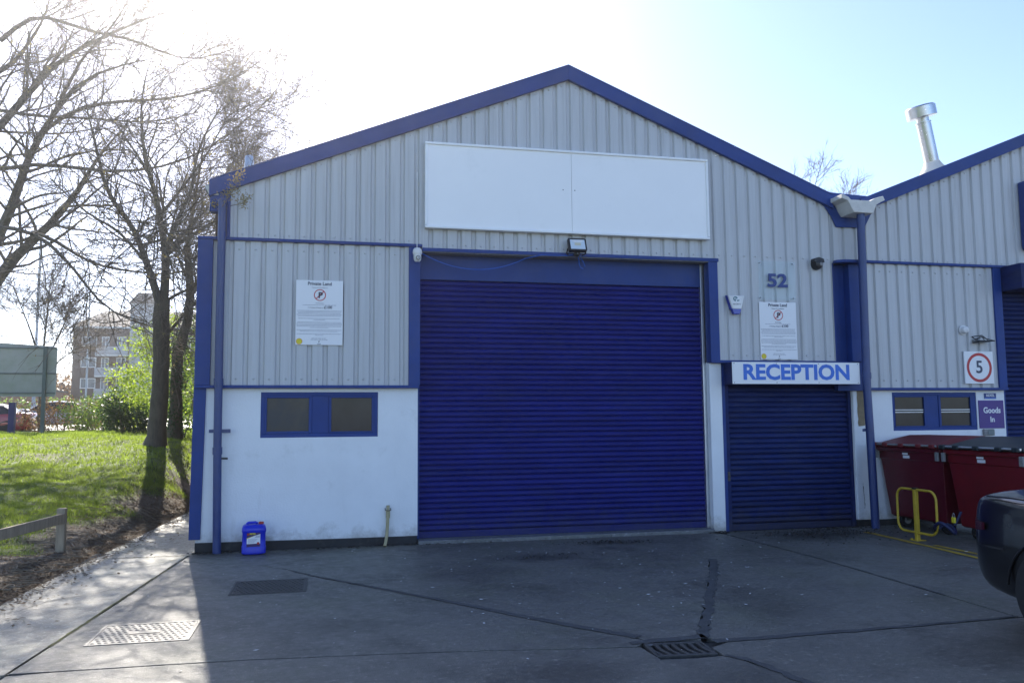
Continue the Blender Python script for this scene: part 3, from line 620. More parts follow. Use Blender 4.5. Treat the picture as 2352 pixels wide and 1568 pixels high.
# ------------------------------------------------------------------ gutters, pipes, flues
vg = thing('valley_gutter', 'weathered white concrete valley gutter end projecting where the two roofs meet', 'gutter', (9.0, -.41, 4.6))
gp = [(8.816, 4.868), (8.855, 4.859), (8.925, 4.828), (8.965, 4.787), (9.287, 4.787), (9.367, 4.829), (9.505, 4.871), (9.535, 4.807), (9.46, 4.773), (9.39, 4.73), (9.325, 4.598), (9.008, 4.602), (8.96, 4.675), (8.912, 4.772), (8.866, 4.787), (8.814, 4.804)]
MB().prism([(x-9.0, z-4.6) for x, z in gp], 0, 2.5).build('channel', 'gutter_white', vg, .008)
lg = thing('eaves_gutter', 'short white gutter end at the corner by the trees', 'gutter', (0, -.1, 4.48))
MB().prism([(-.10, .115), (.068, .125), (.068, .0), (-.045, .0)], 0, 25).build('channel', 'gutter_white', lg, .006)
def downpipe(label, pts, r, brackets, collars):
    o = thing('downpipe', label, 'downpipe', (pts[-1][0], pts[-1][1], 0)); inv = Matrix.Translation((-pts[-1][0], -pts[-1][1], 0))
    k = [MB().tube(pts, r, 18).build('pipe', 'pipe_blue', o, 0, 'auto')]
    for z, xa, xb, tilt in brackets:
        x = pts[0][0]+(pts[-1][0]-pts[0][0])*(pts[0][2]-z)/(pts[0][2]-pts[-1][2])
        k.append(MB().prism([(xa, z+tilt), (xb, z-tilt+.012), (xb, z-tilt+.06), (xa, z+tilt+.04)], pts[0][1]+.012, pts[0][1]+.03).build('bracket', 'pipe_blue', o, .003))
    for z in collars:
        zs_ = [-p[2] for p in pts]; at_ = lambda h, i: float(np.interp(-h, zs_, [p[i] for p in pts]))
        k.append(MB().tube([(at_(z, 0), at_(z, 1), z), (at_(z+.09, 0), at_(z+.09, 1), z+.09)], r+.008, 18).build('collar', 'pipe_blue', o, 0, 'auto'))
    for q in k: q.matrix_parent_inverse = inv
    return o
downpipe('dusty blue downpipe at the white wall corner beside the blue jerrycan', [(.125, -.145, 4.40), (.126, -.145, 3.0), (.135, -.135, 1.4), (.158, -.13, -.02)], .050, [(1.46, .03, .285, .008)], [1.20, 2.05])
MB().tube([(.09, -.135, 1.155), (.26, -.135, 1.150)], .013, 8).build('pipe_clip', 'iron', bpy.data.objects['downpipe']).matrix_parent_inverse = Matrix.Translation((-.158, .13, 0))
downpipe('blue downpipe under the valley gutter beside the RECEPTION sign', [(9.18, -.31, 4.62), (9.172, -.31, 3.9), (9.148, -.31, 2.0), (9.162, -.31, 1.4), (9.187, -.30, -.02)], .058, [(1.385, 9.06, 9.24, .0)], [2.15])
fl = thing('roof_flue', 'leaning stainless steel flue with a round cowl on the neighbouring roof', 'flue', (12.02, 1.5, 5.95))
MB().lathe([(.27, -.10), (.26, -.02), (.17, .10), (.135, .17), (.13, .19)], (0, 0, 0), 28).build('flashing_cone', 'gutter_white', fl, 0, 'auto')
MB().lathe([(.122, .1), (.122, .88), (.13, .885), (.13, .91), (.11, .915)], (0, 0, 0), 28).build('flue_pipe', 'stainless', fl, 0, 'auto')
MB().lathe([(.105, .9), (.105, 1.12)], (0, 0, 0), 20).build('flue_neck', 'galvanised', fl, 0, 'auto')
MB().lathe([(.24, .99), (.25, .995), (.25, 1.17), (.225, 1.195), (.03, 1.215)], (0, 0, 0), 32).build('cowl', 'stainless', fl, 0, 'auto')
fl.rotation_euler = (R(4), R(-14), 0)
s2 = thing('roof_vent', 'pale tapered metal roof vent above the left eaves near the tree', 'vent', (.14, 3, 4.65))
MB().lathe([(.105, 0), (.09, .8), (.07, 1.31), (.062, 1.33)], (0, 0, 0), 20).build('vent_pipe', 'galvanised', s2, 0, 'auto'); MB().lathe([(.2, -.02), (.14, .06), (.11, .12)], (0, 0, 0), 20).build('vent_flashing', 'gutter_white', s2, 0, 'auto')

# ------------------------------------------------------------------ signs and fittings on the wall
sb = thing('signboard', 'large blank white signboard in a white frame high on the gable', 'signboard', (2.70, -.07, 4.16))
for a, b in ((.03, 2.052), (2.056, 4.09)): box('panel', 'board_white', sb, a, b, -.062, -.03, .03, 1.155, .002)
fr = MB(); W_, H_ = 4.12, 1.185
for x0, x1, z0, z1 in ((0, W_, 0, .035), (0, W_, H_-.035, H_), (0, .035, .036, H_-.036), (W_-.035, W_, .036, H_-.036)):
    MB().box(x0, x1, -.085, 0, z0, z1).build('frame_rail', 'white_frame', sb, .008)
for px in (1.93, 2.10): MB().lathe([(.008, 0), (.006, .004), (.001, .005)], (px, -.062, .62), 8, 'y').build('fixing', 'iron', sb)

def notice(x0, z1, label, seed):
    r = random.Random(seed); o = thing('parking_notice', label, 'sign', (x0, -.073, z1-.841)); W_, H_ = .594, .841
    box('board', 'sign_white', o, 0, W_, -.008, .008, 0, H_, .002)
    y = -.0095; cx = W_/2
    text('heading', 'Private Land', .062, 'ink_grey', o, (cx, y, H_-.045), .0012, .30)
    text('subheading', 'Terms & Conditions', .026, 'ink_soft', o, (cx, y, H_-.096), 0, .20)
    ring = MB(); c = (cx+.004, y, H_-.192); n = 40
    for k in range(n):
        a, b = 2*math.pi*k/n, 2*math.pi*(k+1)/n
        ring.add([(c[0]+math.cos(t)*q, y-.001, c[2]+math.sin(t)*q) for t, q in ((a, .076), (b, .076), (b, .065), (a, .065))], [(0, 1, 2, 3)])
    d = .0055; k = math.sqrt(.5)
    ring.add([(c[0]+(-.067-d*0)*k+sx*d*k, y-.0015, c[2]-.067*k-sx*d*k) for sx in (-1, 1)]+[(c[0]+.067*k+sx*d*k, y-.0015, c[2]+.067*k-sx*d*k) for sx in (1, -1)], [(0, 1, 2, 3)])
    ring.build('no_parking_ring', 'ink_red', o, fix=False)
    text('no_parking_letter', 'P', .105, 'ink_grey', o, (cx+.010, y, c[2]-.004), .004)
    text('caption', 'No Parking', .022, 'ink_soft', o, (cx, y, H_-.298), 0, .095)
    text('charge_line', 'A Parking Charge of', .026, 'ink_soft', o, (cx-.048, y, H_-.355), 0, .195)
    text('charge_amount', '£100', .050, 'ink_grey', o, (cx+.108, y, H_-.352), .001, .103)
    lines = MB(); z = H_-.325
    def row(z, w_):
        x = cx-w_/2
        while x < cx+w_/2-.01:
            l = min(r.uniform(.012, .042), cx+w_/2-x); lines.add([(x, y, z), (x+l, y, z), (x+l, y, z+.0055), (x, y, z+.0055)], [(0, 1, 2, 3)]); x += l+.006
    row(H_-.326, .42)
    z = H_-.400
    for blk in ([.56, .55, .53, .57, .54], [.53, .14], [.55, .57, .57, .56, .23], [.56, .48], [.56, .1]):
        for w_ in blk: row(z, w_); z -= .0168
        z -= .0165
    row(.082, .19); row(.066, .21)
    lines.build('small_print', 'ink_soft', o, fix=False)
    MB().lathe([(.040, 0), (.040, .0015)], (.048, y+.001, .045), 24, 'y').build('round_seal', 'ink_orange', o); MB().lathe([(.033, 0), (.033, .0022)], (.048, y+.001, .045), 24, 'y').build('round_seal_face', 'label_yellow', o)
    text('crest_letter', 'P', .034, 'ink_grey', o, (cx, y, .040), .0006)
    MB().prism([(cx-.02, .063), (cx, .071), (cx+.02, .063), (cx+.017, .031), (cx, .019), (cx-.017, .031)], y+.001, y+.0016).build('crest_shield', 'ink_soft', o) if False else None
    MB().add([(cx-.022, y, .008), (cx+.022, y, .008), (cx+.022, y, .017), (cx-.022, y, .017)], [(0, 1, 2, 3)]).build('crest_name', 'ink_soft', o, fix=False)
    return o
notice(1.045, 3.418, 'white Private Land parking notice on grey cladding above the white wall windows', 1)
notice(7.595, 3.282, 'white Private Land parking notice below the number 52 plate', 2)
np_ = thing('number_plate', 'clear acrylic plate with blue number 52 above a parking notice', 'number plate', (7.595, -.095, 3.315))
box('plate', 'acrylic', np_, 0, .60, -.006, 0, 0, .575, 0)
text('number', '52', .27, 'number_blue', np_, (.295, -.012, .275), .008, .325, depth=.003)
for a in (.03, .565):
    for b in (.03, .545): MB().lathe([(.010, -.03), (.010, .012), (.004, .014)], (a, 0, b), 10, 'y').build('standoff', 'stainless', np_)

rs = thing('reception_sign', 'white RECEPTION sign box with blue capitals over the small shutter', 'sign', (7.034, -.27, 2.075))
box('sign_box', 'blue_shutter_dull', rs, .004, 2.028, .008, .25, 0, .312)
box('face', 'sign_white', rs, 0, 2.032, -.004, .006, .0, .312, .002)
text('lettering', 'RECEPTION', .30, 'ink_blue', rs, (1.015, -.006, .158), .010, 1.69)
for a in (.03, .69, 1.36, 2.0):
    for b in (.02, .292): MB().lathe([(.007, 0), (.005, .003), (.001, .004)], (a, -.004, b), 8, 'y').build('fixing', 'iron', rs)

sp = thing('speed_limit_sign', 'square white sign with red ring and 5 on neighbouring grey cladding', 'sign', (11.02, -.085, 2.09))
box('board', 'sign_white', sp, 0, .52, -.012, .012, 0, .50, .003)
mb = MB(); n = 48
for k in range(n):
    a, b = 2*math.pi*k/n, 2*math.pi*(k+1)/n
    mb.add([(.262+math.cos(t)*q, -.014, .25+math.sin(t)*q) for t, q in ((a, .226), (b, .226), (b, .183), (a, .183))], [(0, 1, 2, 3)])
mb.build('red_ring', 'ink_red', sp, fix=False); text('numeral', '5', .27, 'ink_grey', sp, (.262, -.0145, .25), .004)
gs = thing('goods_in_sign', 'purple GOODS IN sign on the white wall beside the neighbouring shutter', 'sign', (11.305, -.012, 1.405))
box('board', 'sign_purple', gs, 0, .455, 0, .011, 0, .432, .002); text('lettering', 'Goods', .125, 'sign_white', gs, (.235, -.002, .275), .003, .31); text('lettering', 'In', .115, 'sign_white', gs, (.235, -.002, .135), .003)
rx = thing('name_plate', 'small blue name plate above the purple GOODS IN sign', 'sign', (11.42, -.010, 1.862))
box('board', 'number_blue', rx, 0, .215, 0, .009, 0, .085, .001); text('lettering', 'REXEL', .055, 'sign_white', rx, (.107, -.002, .05), .001, .15); box('stripe', 'ink_blue', rx, .004, .211, -.0012, -.0002, .004, .018, 0)
kb = thing('meter_box', 'small grey box on the white wall under the GOODS IN sign', 'meter box', (11.35, -.05, 1.295))
box('case', 'worn_grey', kb, 0, .19, 0, .05, 0, .10, .012); box('cover', 'sign_rail', kb, .06, .165, -.008, 0, .012, .088, .01)

al = thing('alarm_box', 'white and blue alarm sounder box on cladding beside the big shutter', 'alarm', (7.195, -.085, 3.085))
MB().prism([(-.125, .27), (.135, .27), (.08, .075), (-.06, .075)], -.07, 0).build('cover', 'camera_white', al, .012)
MB().prism([(-.062, .090), (.083, .090), (.072, .03), (.055, .0), (-.035, .0), (-.05, .03)], -.062, 0).build('strobe_lens', 'alarm_blue', al, .008)
MB().prism([(-.132, .275), (-.120, .275), (-.055, .07), (-.07, .07)], -.045, .02).build('side_band', 'alarm_blue', al, .003)
MB().lathe([(.035, 0), (.035, .002)], (-.012, -.070, .222), 20, 'y').build('emblem', 'ink_teal', al); text('emblem_letter', 'D', .045, 'sign_white', al, (-.018, -.0735, .222), .001)
MB().lathe([(.035, 0), (.035, .003)], (.028, -.070, .195), 20, 'y').build('emblem', 'sign_white', al); text('emblem_letter', 'W', .042, 'ink_teal', al, (.028, -.0745, .195), .001)
text('caption', 'SECURITY', .020, 'ink_grey', al, (.01, -.072, .142), 0, .12)
bl = thing('bulkhead_lamp', 'round black bulkhead lamp on cladding beside the number 52 plate', 'lamp', (8.555, -.07, 3.865))
MB().lathe([(.085, 0), (.085, .05), (.06, .10), (.02, .115)], (0, 0, 0), 20, 'y').build('housing', 'black_plastic', bl, 0, 'auto'); MB().lathe([(.03, 0), (.025, .012)], (.02, -.108, -.01), 12, 'y').build('lens', 'worn_grey', bl, 0, 'auto')
MB().prism([(-.09, .02), (-.08, .075), (0, .098), (.08, .075), (.09, .02)], -.10, .0).build('hood', 'black_plastic', bl, .01)
nl = thing('bulkhead_lamp', 'small round white lamp on neighbouring cladding above the speed sign', 'lamp', (11.05, -.07, 2.92))
MB().lathe([(.06, 0), (.06, .04), (.05, .07), (.015, .085)], (0, 0, 0), 18, 'y').build('housing', 'camera_white', nl, 0, 'auto'); MB().lathe([(.075, 0), (.075, .012)], (0, 0, 0), 18, 'y').build('backplate', 'camera_white', nl)
ns = thing('floodlight_bracket', 'broken black floodlight bracket with bent wires above the speed sign', 'bracket', (11.33, -.07, 2.76))
for pts in ([(-.13, 0, .06), (-.02, -.09, .075), (.02, -.12, .02), (.14, -.16, -.015)], [(-.13, 0, .0), (.0, -.10, -.01), (.14, -.16, -.018)], [(-.12, -.0, .06), (-.08, -.04, -.0), (-.03, -.08, .07), (.01, -.10, .0)], [(-.1, -.02, .02), (.0, -.08, .05), (.06, -.12, .0)]):
    MB().tube(pts, .007, 6).build('arm', 'black_plastic', ns)
MB().prism([(-.13, -.02), (.02, -.02), (.14, -.02), (.05, -.035), (-.12, -.04)], -.14, 0).build('tray', 'black_plastic', ns, .003)

# floodlight
ft = thing('floodlight', 'black rectangular LED floodlight above the middle of the big shutter', 'floodlight', (4.80, -.20, 3.985))
h = part('head', ft); h.rotation_euler = (R(-22), 0, 0)
MB().prism([(-.13, .09), (-.12, .105), (.12, .105), (.13, .09), (.13, -.085), (.115, -.10), (-.115, -.10), (-.13, -.085)], -.03, .03).build('housing', 'black_plastic', h, .008)
MB().prism([(-.105, .075), (.105, .075), (.105, -.078), (-.105, -.078)], -.034, -.029).build('glass', 'lens', h, .002)
mb = MB(); mb.add([(-.098, -.0352, .069), (.098, -.0352, .069), (.098, -.0352, -.07), (-.098, -.0352, -.07), (-.045, -.0356, .022), (.045, -.0356, .022), (.045, -.0356, -.022), (-.045, -.0356, -.022)], [(0, 1, 5, 4)]); mb.build('reflector_top', 'camera_white', h, fix=False)
MB().add([(-.045, -.0358, .022), (.045, -.0358, .022), (.045, -.0358, -.022), (-.045, -.0358, -.022)], [(0, 1, 2, 3)]).build('led_panel', 'led', h, fix=False)
for s_ in (-1, 1): MB().tube([(s_*.135, .0, -.05), (s_*.135, .06, -.10), (s_*.10, .10, -.115)], .009, 6).build('bracket_arm', 'black_plastic', ft)
MB().lathe([(.035, -.03), (.045, .0), (.04, .03), (.015, .05)], (.0, .03, -.115), 14, 'y').build('motion_sensor', 'black_plastic', ft, 0, 'auto'); MB().tube([(0, .03, -.09), (0, .08, -.10)], .012, 8).build('sensor_arm', 'black_plastic', ft)
MB().lathe([(.008, 0), (.004, .006)], (.0, -.015, -.115), 8, 'y').build('sensor_eye', 'camera_white', ft)
cb = thing('data_cable', 'bright blue cable sagging between the white camera and floodlight', 'cable', (2.67, -.07, 3.8))
def catenary(a, b, sag, n=24): return [(a[0]+(b[0]-a[0])*t, a[1]+(b[1]-a[1])*t, a[2]+(b[2]-a[2])*t-sag*4*t*(1-t)) for t in [k/n for k in range(n+1)]]
c1 = MB().tube(catenary((2.66, -.10, 3.82), (4.08, -.11, 3.795), .185)+[(4.30, -.11, 3.848)], .0065, 6).build('cable', 'cable_blue', cb)
c2 = MB().tube([(4.30, -.112, 3.85), (4.55, -.112, 3.85), (4.68, -.115, 3.855), (4.76, -.12, 3.87)], .006, 6).build('cable', 'cable_blue', cb)
c3 = MB().tube([(4.81, -.17, 3.87), (4.84, -.14, 3.80), (4.855, -.11, 3.74), (4.88, -.09, 3.70), (4.92, -.08, 3.685)], .006, 6).build('cable_tail', 'cable_blue', cb)
c4 = MB().tube([(4.83, -.17, 3.875), (4.87, -.14, 3.82), (4.92, -.11, 3.765), (4.94, -.10, 3.715)], .006, 6).build('cable_tail', 'cable_blue', cb)
for q in (c1, c2, c3, c4): q.matrix_parent_inverse = Matrix.Translation((-2.67, .07, -3.8))
cc = thing('security_camera', 'white pan and tilt security camera at the big shutter top corner', 'camera', (2.595, -.20, 3.78))
MB().lathe([(.056, .0), (.062, .02), (.06, .06), (.04, .085), (.012, .092)], (0, 0, 0), 20).build('cap', 'camera_white', cc, 0, 'auto')
MB().lathe([(.005, -.10), (.03, -.095), (.048, -.07), (.052, -.035), (.05, .0)], (0, 0, 0), 20).build('ball', 'camera_white', cc, 0, 'auto')
MB().lathe([(.03, 0), (.03, .010)], (0.004, -.046, -.05), 18, 'y').build('lens_ring', 'black_plastic', cc, 0); MB().lathe([(.019, 0), (.019, .013)], (0.004, -.046, -.05), 16, 'y').build('lens_rim', 'camera_white', cc); MB().lathe([(.011, 0), (.009, .016)], (0.004, -.046, -.05), 14, 'y').build('lens', 'black_plastic', cc)
MB().tube([(0, .02, .09), (0, .06, .07), (0, .12, .06)], .014, 8).build('wall_arm', 'camera_white', cc)
MB().tube([(.0, .05, .06), (.005, .105, .3), (.007, .115, .9), (.006, .115, 1.15)], .006, 6).build('lead', 'camera_white', cc)
bs = thing('fascia_sign', 'blue box sign on the neighbouring gable above its shutter hood', 'sign', (12.23, -.22, 4.20))
MB().prism([(0, .08), (.02, .02), (.08, 0), (3.0, 0), (3.0, 1.12), (.02, 1.12), (0, 1.10)], 0, .15).build('sign_box', 'number_blue', bs, .015)
MB().prism([(.03, .09), (.09, .03), (2.97, .03), (2.97, 1.09), (.03, 1.09)], -.003, .001).build('face', 'ink_blue', bs)

# ------------------------------------------------------------------ things on the ground
def superrect(w_, d_, z, n=32, e=5.):
    out = []
    for k in range(n):
        a = 2*math.pi*(k+.5)/n; c, s = math.cos(a), math.sin(a); q = (abs(c)**e+abs(s)**e)**(-1/e)
        out.append((w_/2*c*q, d_/2*s*q, z))
    return out
jc = thing('jerrycan', 'bright blue plastic jerrycan with red cap standing by the white wall', 'jerrycan', (.60, -.25, .003), R(6))
MB().loft([superrect(.255, .215, 0), superrect(.282, .24, .012), superrect(.286, .244, .085), superrect(.274, .232, .098), superrect(.272, .23, .255), superrect(.286, .242, .268), superrect(.284, .24, .30), superrect(.262, .222, .335, e=4), superrect(.215, .18, .352, e=3.5)]).build('body', 'can_blue', jc, 0, 'auto')
MB().tube([(-.085, 0, .335), (-.08, 0, .362), (-.065, 0, .370), (.015, 0, .372), (.033, 0, .364), (.040, 0, .335)], .015, 8).build('handle', 'can_blue', jc, 0, True)
MB().lathe([(.024, .335), (.024, .356), (.031, .356), (.031, .376), (.026, .38)], (.082, -.03, 0), 16).build('cap', 'cap_red', jc, 0, 'auto')
lb = box('label', 'label_dark', jc, -.086, .072, -.1175, -.112, .082, .262, .001)
for q in (MB().prism([(-.085, .130), (-.085, .200), (.071, .243), (.071, .130)], -.119, -.1172).build('label_face', 'sign_white', lb), MB().prism([(-.085, .190), (-.085, .200), (.01, .227), (-.01, .219)], -.1205, -.1188).build('label_stripe', 'label_yellow', lb), MB().lathe([(.014, 0), (.014, .002)], (-.068, -.117, .242), 10, 'y').build('label_mark', 'cap_red', lb), MB().lathe([(.016, 0), (.016, .002)], (.047, -.119, .133), 9, 'y').build('label_mark', 'cap_red', lb)): pass
text('label_name', 'FIRTEX', .028, 'label_yellow', lb, (-.018, -.119, .246), .001, .07)
mb = MB()
for k in range(5): mb.box(-.07, .04-.01*k, -.1202, -.119, .183-.010*k, .1855-.010*k)
for k in range(3): mb.box(.02-.005*k, .066, -.1202, -.119, .222-.009*k, .226-.009*k)
mb.build('label_print', 'ink_soft', lb)
yp = thing('waste_pipe', 'short cream plastic waste pipe curving down beside the big shutter', 'pipe', (2.2, -.06, 0))
MB().tube([(.04, .02, .51), (.038, .0, .40), (.032, -.008, .25), (.022, -.02, .12), (.006, -.05, .04), (-.004, -.075, .006)], .021, 14).build('pipe', 'cream_pipe', yp, 0, 'auto')
MB().tube([(.0395, .012, .44), (.0385, .006, .35)], .027, 14).build('coupler', 'cream_pipe', yp, 0, 'auto'); MB().tube([(.005, .05, .47), (.005, .0, .45), (.04, -.03, .445), (.075, .0, .45), (.075, .05, .47)], .005, 6).build('clip', 'iron', yp)

def manhole(label, x0, x1, y0, y1, mat, raised):
    o = thing('manhole_cover', label, 'manhole cover', ((x0+x1)/2, (y0+y1)/2, 0)); w_, d_ = (x1-x0)/2, (y1-y0)/2
    fr = MB(); t = .022
    for a in ((-w_, w_, -d_, -d_+t), (-w_, w_, d_-t, d_), (-w_, -w_+t, -d_+t, d_-t), (w_-t, w_, -d_+t, d_-t)): fr.box(*a, -.03, .006)
    fr.build('frame', mat, o, .002); box('plate', mat, o, -w_+t+.003, w_-t-.003, -d_+t+.003, d_-t-.003, -.02, .0035, 0)
    mb = MB(); nx, ny = 14, 10
    for i in range(nx):
        for j in range(ny):
            x, y = -w_+.05+(2*w_-.10)*(i+.5*(j % 2))/(nx-.5), -d_+.045+(2*d_-.09)*j/(ny-1)
            if raised:
                if abs(x) < .12 and abs(y) < .05: continue
                a = .017; mb.add([(x-a, y-.002, .0035), (x, y-a*.75, .0035), (x+a, y, .0035), (x, y+a*.75, .0035), (x-a*.5, y, .009), (x+a*.5, y, .009)], [(0, 1, 5, 4), (1, 2, 5), (2, 3, 4, 5), (3, 0, 4)])
            else: mb.box(x-.014, x+.014, y-.022, y+.022, .003, .010)
    tag(mb.build('tread', mat, o, 0), kind='stuff')
    if raised: box('name_panel', mat, o, -.11, .11, -.035, .035, .003, .0075, .002)
    return o
manhole('shiny steel chequer manhole cover in the sunlit strip of concrete', -.235, .485, -4.335, -3.72, 'steel_tread', True)
manhole('dull dark manhole cover with square studs in the shade before the white wall', .58, 1.285, -2.76, -2.09, 'iron', False)
gt = thing('drain_grate', 'cast iron drain grate with curved slots set in the concrete', 'drain grate', (3.885, -5.435, 0), R(-5))
w_, d_ = .215, .165
box('sump', 'debris_dark', gt, -w_, w_, -d_, d_, -.32, -.30, 0)
fr = MB()
for a in ((-w_, w_, -d_, -d_+.035), (-w_, w_, d_-.035, d_), (-w_, -w_+.02, -d_+.036, d_-.036), (w_-.02, w_, -d_+.036, d_-.036)): fr.box(*a, -.03, .004)
fr.build('frame', 'iron', gt, .004)
for k in range(7):
    x = -w_+.03+k*(2*w_-.06)/6; pts = []
    MB().prism([(x-.012+.02, -d_+.036), (x+.014+.02, -d_+.036), (x+.012-.008, -.02), (x+.012-.01, d_-.036), (x-.014-.012, d_-.036), (x-.014-.008, -.01)], -.03, .003, 'z').build('bar', 'iron', gt, .004)

# yellow lines
def paint(name, pts, wd): ribbon(name, 'line_yellow', pts, wd, wd, .0055, .004, None)
ln = ribbon('painted_line', 'line_yellow', jag([(8.80, -.62), (8.72, -2.0), (8.655, -2.8), (8.6, -3.6), (8.5, -6)], .002, .15), .085, .085, .0055, .005); ln['kind'] = 'structure'
ln = ribbon('painted_line', 'line_yellow', jag([(8.85, -1.9), (8.86, -2.5), (8.88, -3.4), (8.9, -6)], .002, .15), .08, .08, .0055, .005); ln['kind'] = 'structure'

# parking hoop
ph = thing('parking_barrier', 'yellow folding parking hoop with a central post before the red bins', 'parking barrier', (8.95, -1.47, 0))
def rr(y0, y1, z0, z1, r, n=6):
    out = []
    for cy, cz, a0 in ((y1-r, z1-r, 0), (y0+r, z1-r, 90), (y0+r, z0+r, 180), (y1-r, z0+r, 270)):
        for k in range(n+1): a = R(a0+90*k/n); out.append((0, cy+r*math.cos(a), cz+r*math.sin(a)))
    return out
MB().tube(rr(-.375, .36, .10, .65, .12), .016, 10, closed=True).build('hoop', 'yellow_paint', ph, 0, True)
box('post', 'yellow_paint', ph, -.026, .026, -.028, .024, .0, .655, .008)
MB().box(-.075, .075, -.07, .06, 0, .012).build('base_plate', 'yellow_paint', ph, .003); box('catch', 'black_plastic', ph, -.03, .03, -.03, .03, .655, .675)
for sy in (-.055, .045): MB().lathe([(.012, .012), (.012, .026)], (-.05, sy, 0), 8).build('bolt', 'yellow_paint', ph)
ck = thing('security_cable', 'blue sleeved chain and brass padlock looped round the yellow hoop', 'lock', (8.97, -1.86, .2))
MB().tube([(.0+.09*math.cos(a), -.09+.14*math.sin(a), .02+.045*math.sin(2*a+1)-.02*math.cos(a)) for a in [2*math.pi*k/24 for k in range(24)]], .022, 8, closed=True).build('sleeved_chain', 'lock_blue', ck, 0, True)
MB().tube([(.1, -.14, .05), (.14, -.15, .12), (.18, -.17, .22)], .016, 8).build('chain_tail', 'lock_blue', ck); box('padlock', 'label_yellow', ck, .08, .11, -.16, -.11, .08, .15, .006)
MB().tube([(.095, -.15, .15), (.095, -.15, .185), (.095, -.135, .2), (.095, -.12, .185), (.095, -.12, .15)], .006, 6).build('shackle', 'stainless', ck)

# wheeled bins, front side facing -x
def wheelie(label, y, bm, lm, dark):
    o = thing('wheeled_bin', label, 'bin', (9.96, y, 0)); W2, D2 = .665, .52
    def ring(fx, bx, hy, z): return [(-D2+fx, -W2+hy, z), (-D2+fx, W2-hy, z), (D2-bx, W2-hy, z), (D2-bx, -W2+hy, z)]
    MB().loft([ring(.17, .08, .115, .155), ring(.14, .07, .10, .175), ring(.065, .02, .025, .98), ring(.05, .012, .018, .99), ring(.045, .012, .015, 1.10)]).build('body', bm, o, .012)
    box('rim', bm, o, -D2-.005, D2, -W2, W2, 1.10, 1.165, .015)
    # lid with ridge
    xs = [(-D2-.03, 1.17), (-D2-.03, 1.215), (-.28, 1.275), (-.02, 1.325), (.30, 1.325), (D2, 1.25), (D2, 1.17)]
    MB().loft([[(x, -W2-.015, z-(.05 if 1 < i < 6 else 0)) for i, (x, z) in enumerate(xs)], [(x, -W2+.12, z) for x, z in xs], [(x, W2-.12, z) for x, z in xs], [(x, W2+.015, z-(.05 if 1 < i < 6 else 0)) for i, (x, z) in enumerate(xs)]]).build('lid', lm, o, .012)
    MB().tube([(-D2-.055, -W2, 1.20), (-D2-.055, W2, 1.20)], .014, 8).build('lid_bar', 'galvanised' if dark else 'worn_grey', o, 0, 'auto')
    for q in (-.60, -.34, .02, .36, .60): box('hinge_knuckle', lm, o, -D2-.085, -D2-.02, q-.05, q+.05, 1.165, 1.225, .015)
    for q in (-W2+.03, W2-.03): box('lid_catch', 'worn_grey', o, -D2-.035, -D2-.008, q-.03, q+.03, 1.0, 1.12, .005)
    for k, (a, b) in enumerate(((-.03, .05), (-.045, .06))): box('sticker', 'sign_white', o, -D2+.030+.012*k, -D2+.036+.012*k, .04+a, .10+b*.4, 1.06-.05*k, 1.085-.035*k, 0)
    box('plate', 'worn_grey', o, -D2+.088, -D2+.10, -.02, .13, .84, .89, .003)
    for sx in (-.24, .30):
        for sy in (-.42, .42):
            w_ = part('castor', o); w_.location = (sx, sy, 0)
            MB().lathe([(.03, -.03), (.10, -.028), (.105, -.015), (.105, .015), (.10, .028), (.03, .03)], (0, 0, .105), 18, 'y').build('tyre', 'rubber', w_, 0, 'auto'); MB().lathe([(.055, -.034), (.055, .034)], (0, 0, .105), 14, 'y').build('hub', 'worn_grey', w_)
            MB().prism([(-.05, .215), (.05, .215), (.035, .10), (-.02, .10)], -.05, .05).build('fork', 'iron', w_, .004)
    return o
wheelie('dark red wheeled bin with a red lid against the white wall', -.70, 'bin_red', 'bin_lid_red', False)
wheelie('brighter red wheeled bin with a dark lid behind the black car', -2.09, 'bin_red_bright', 'bin_lid_dark', True)

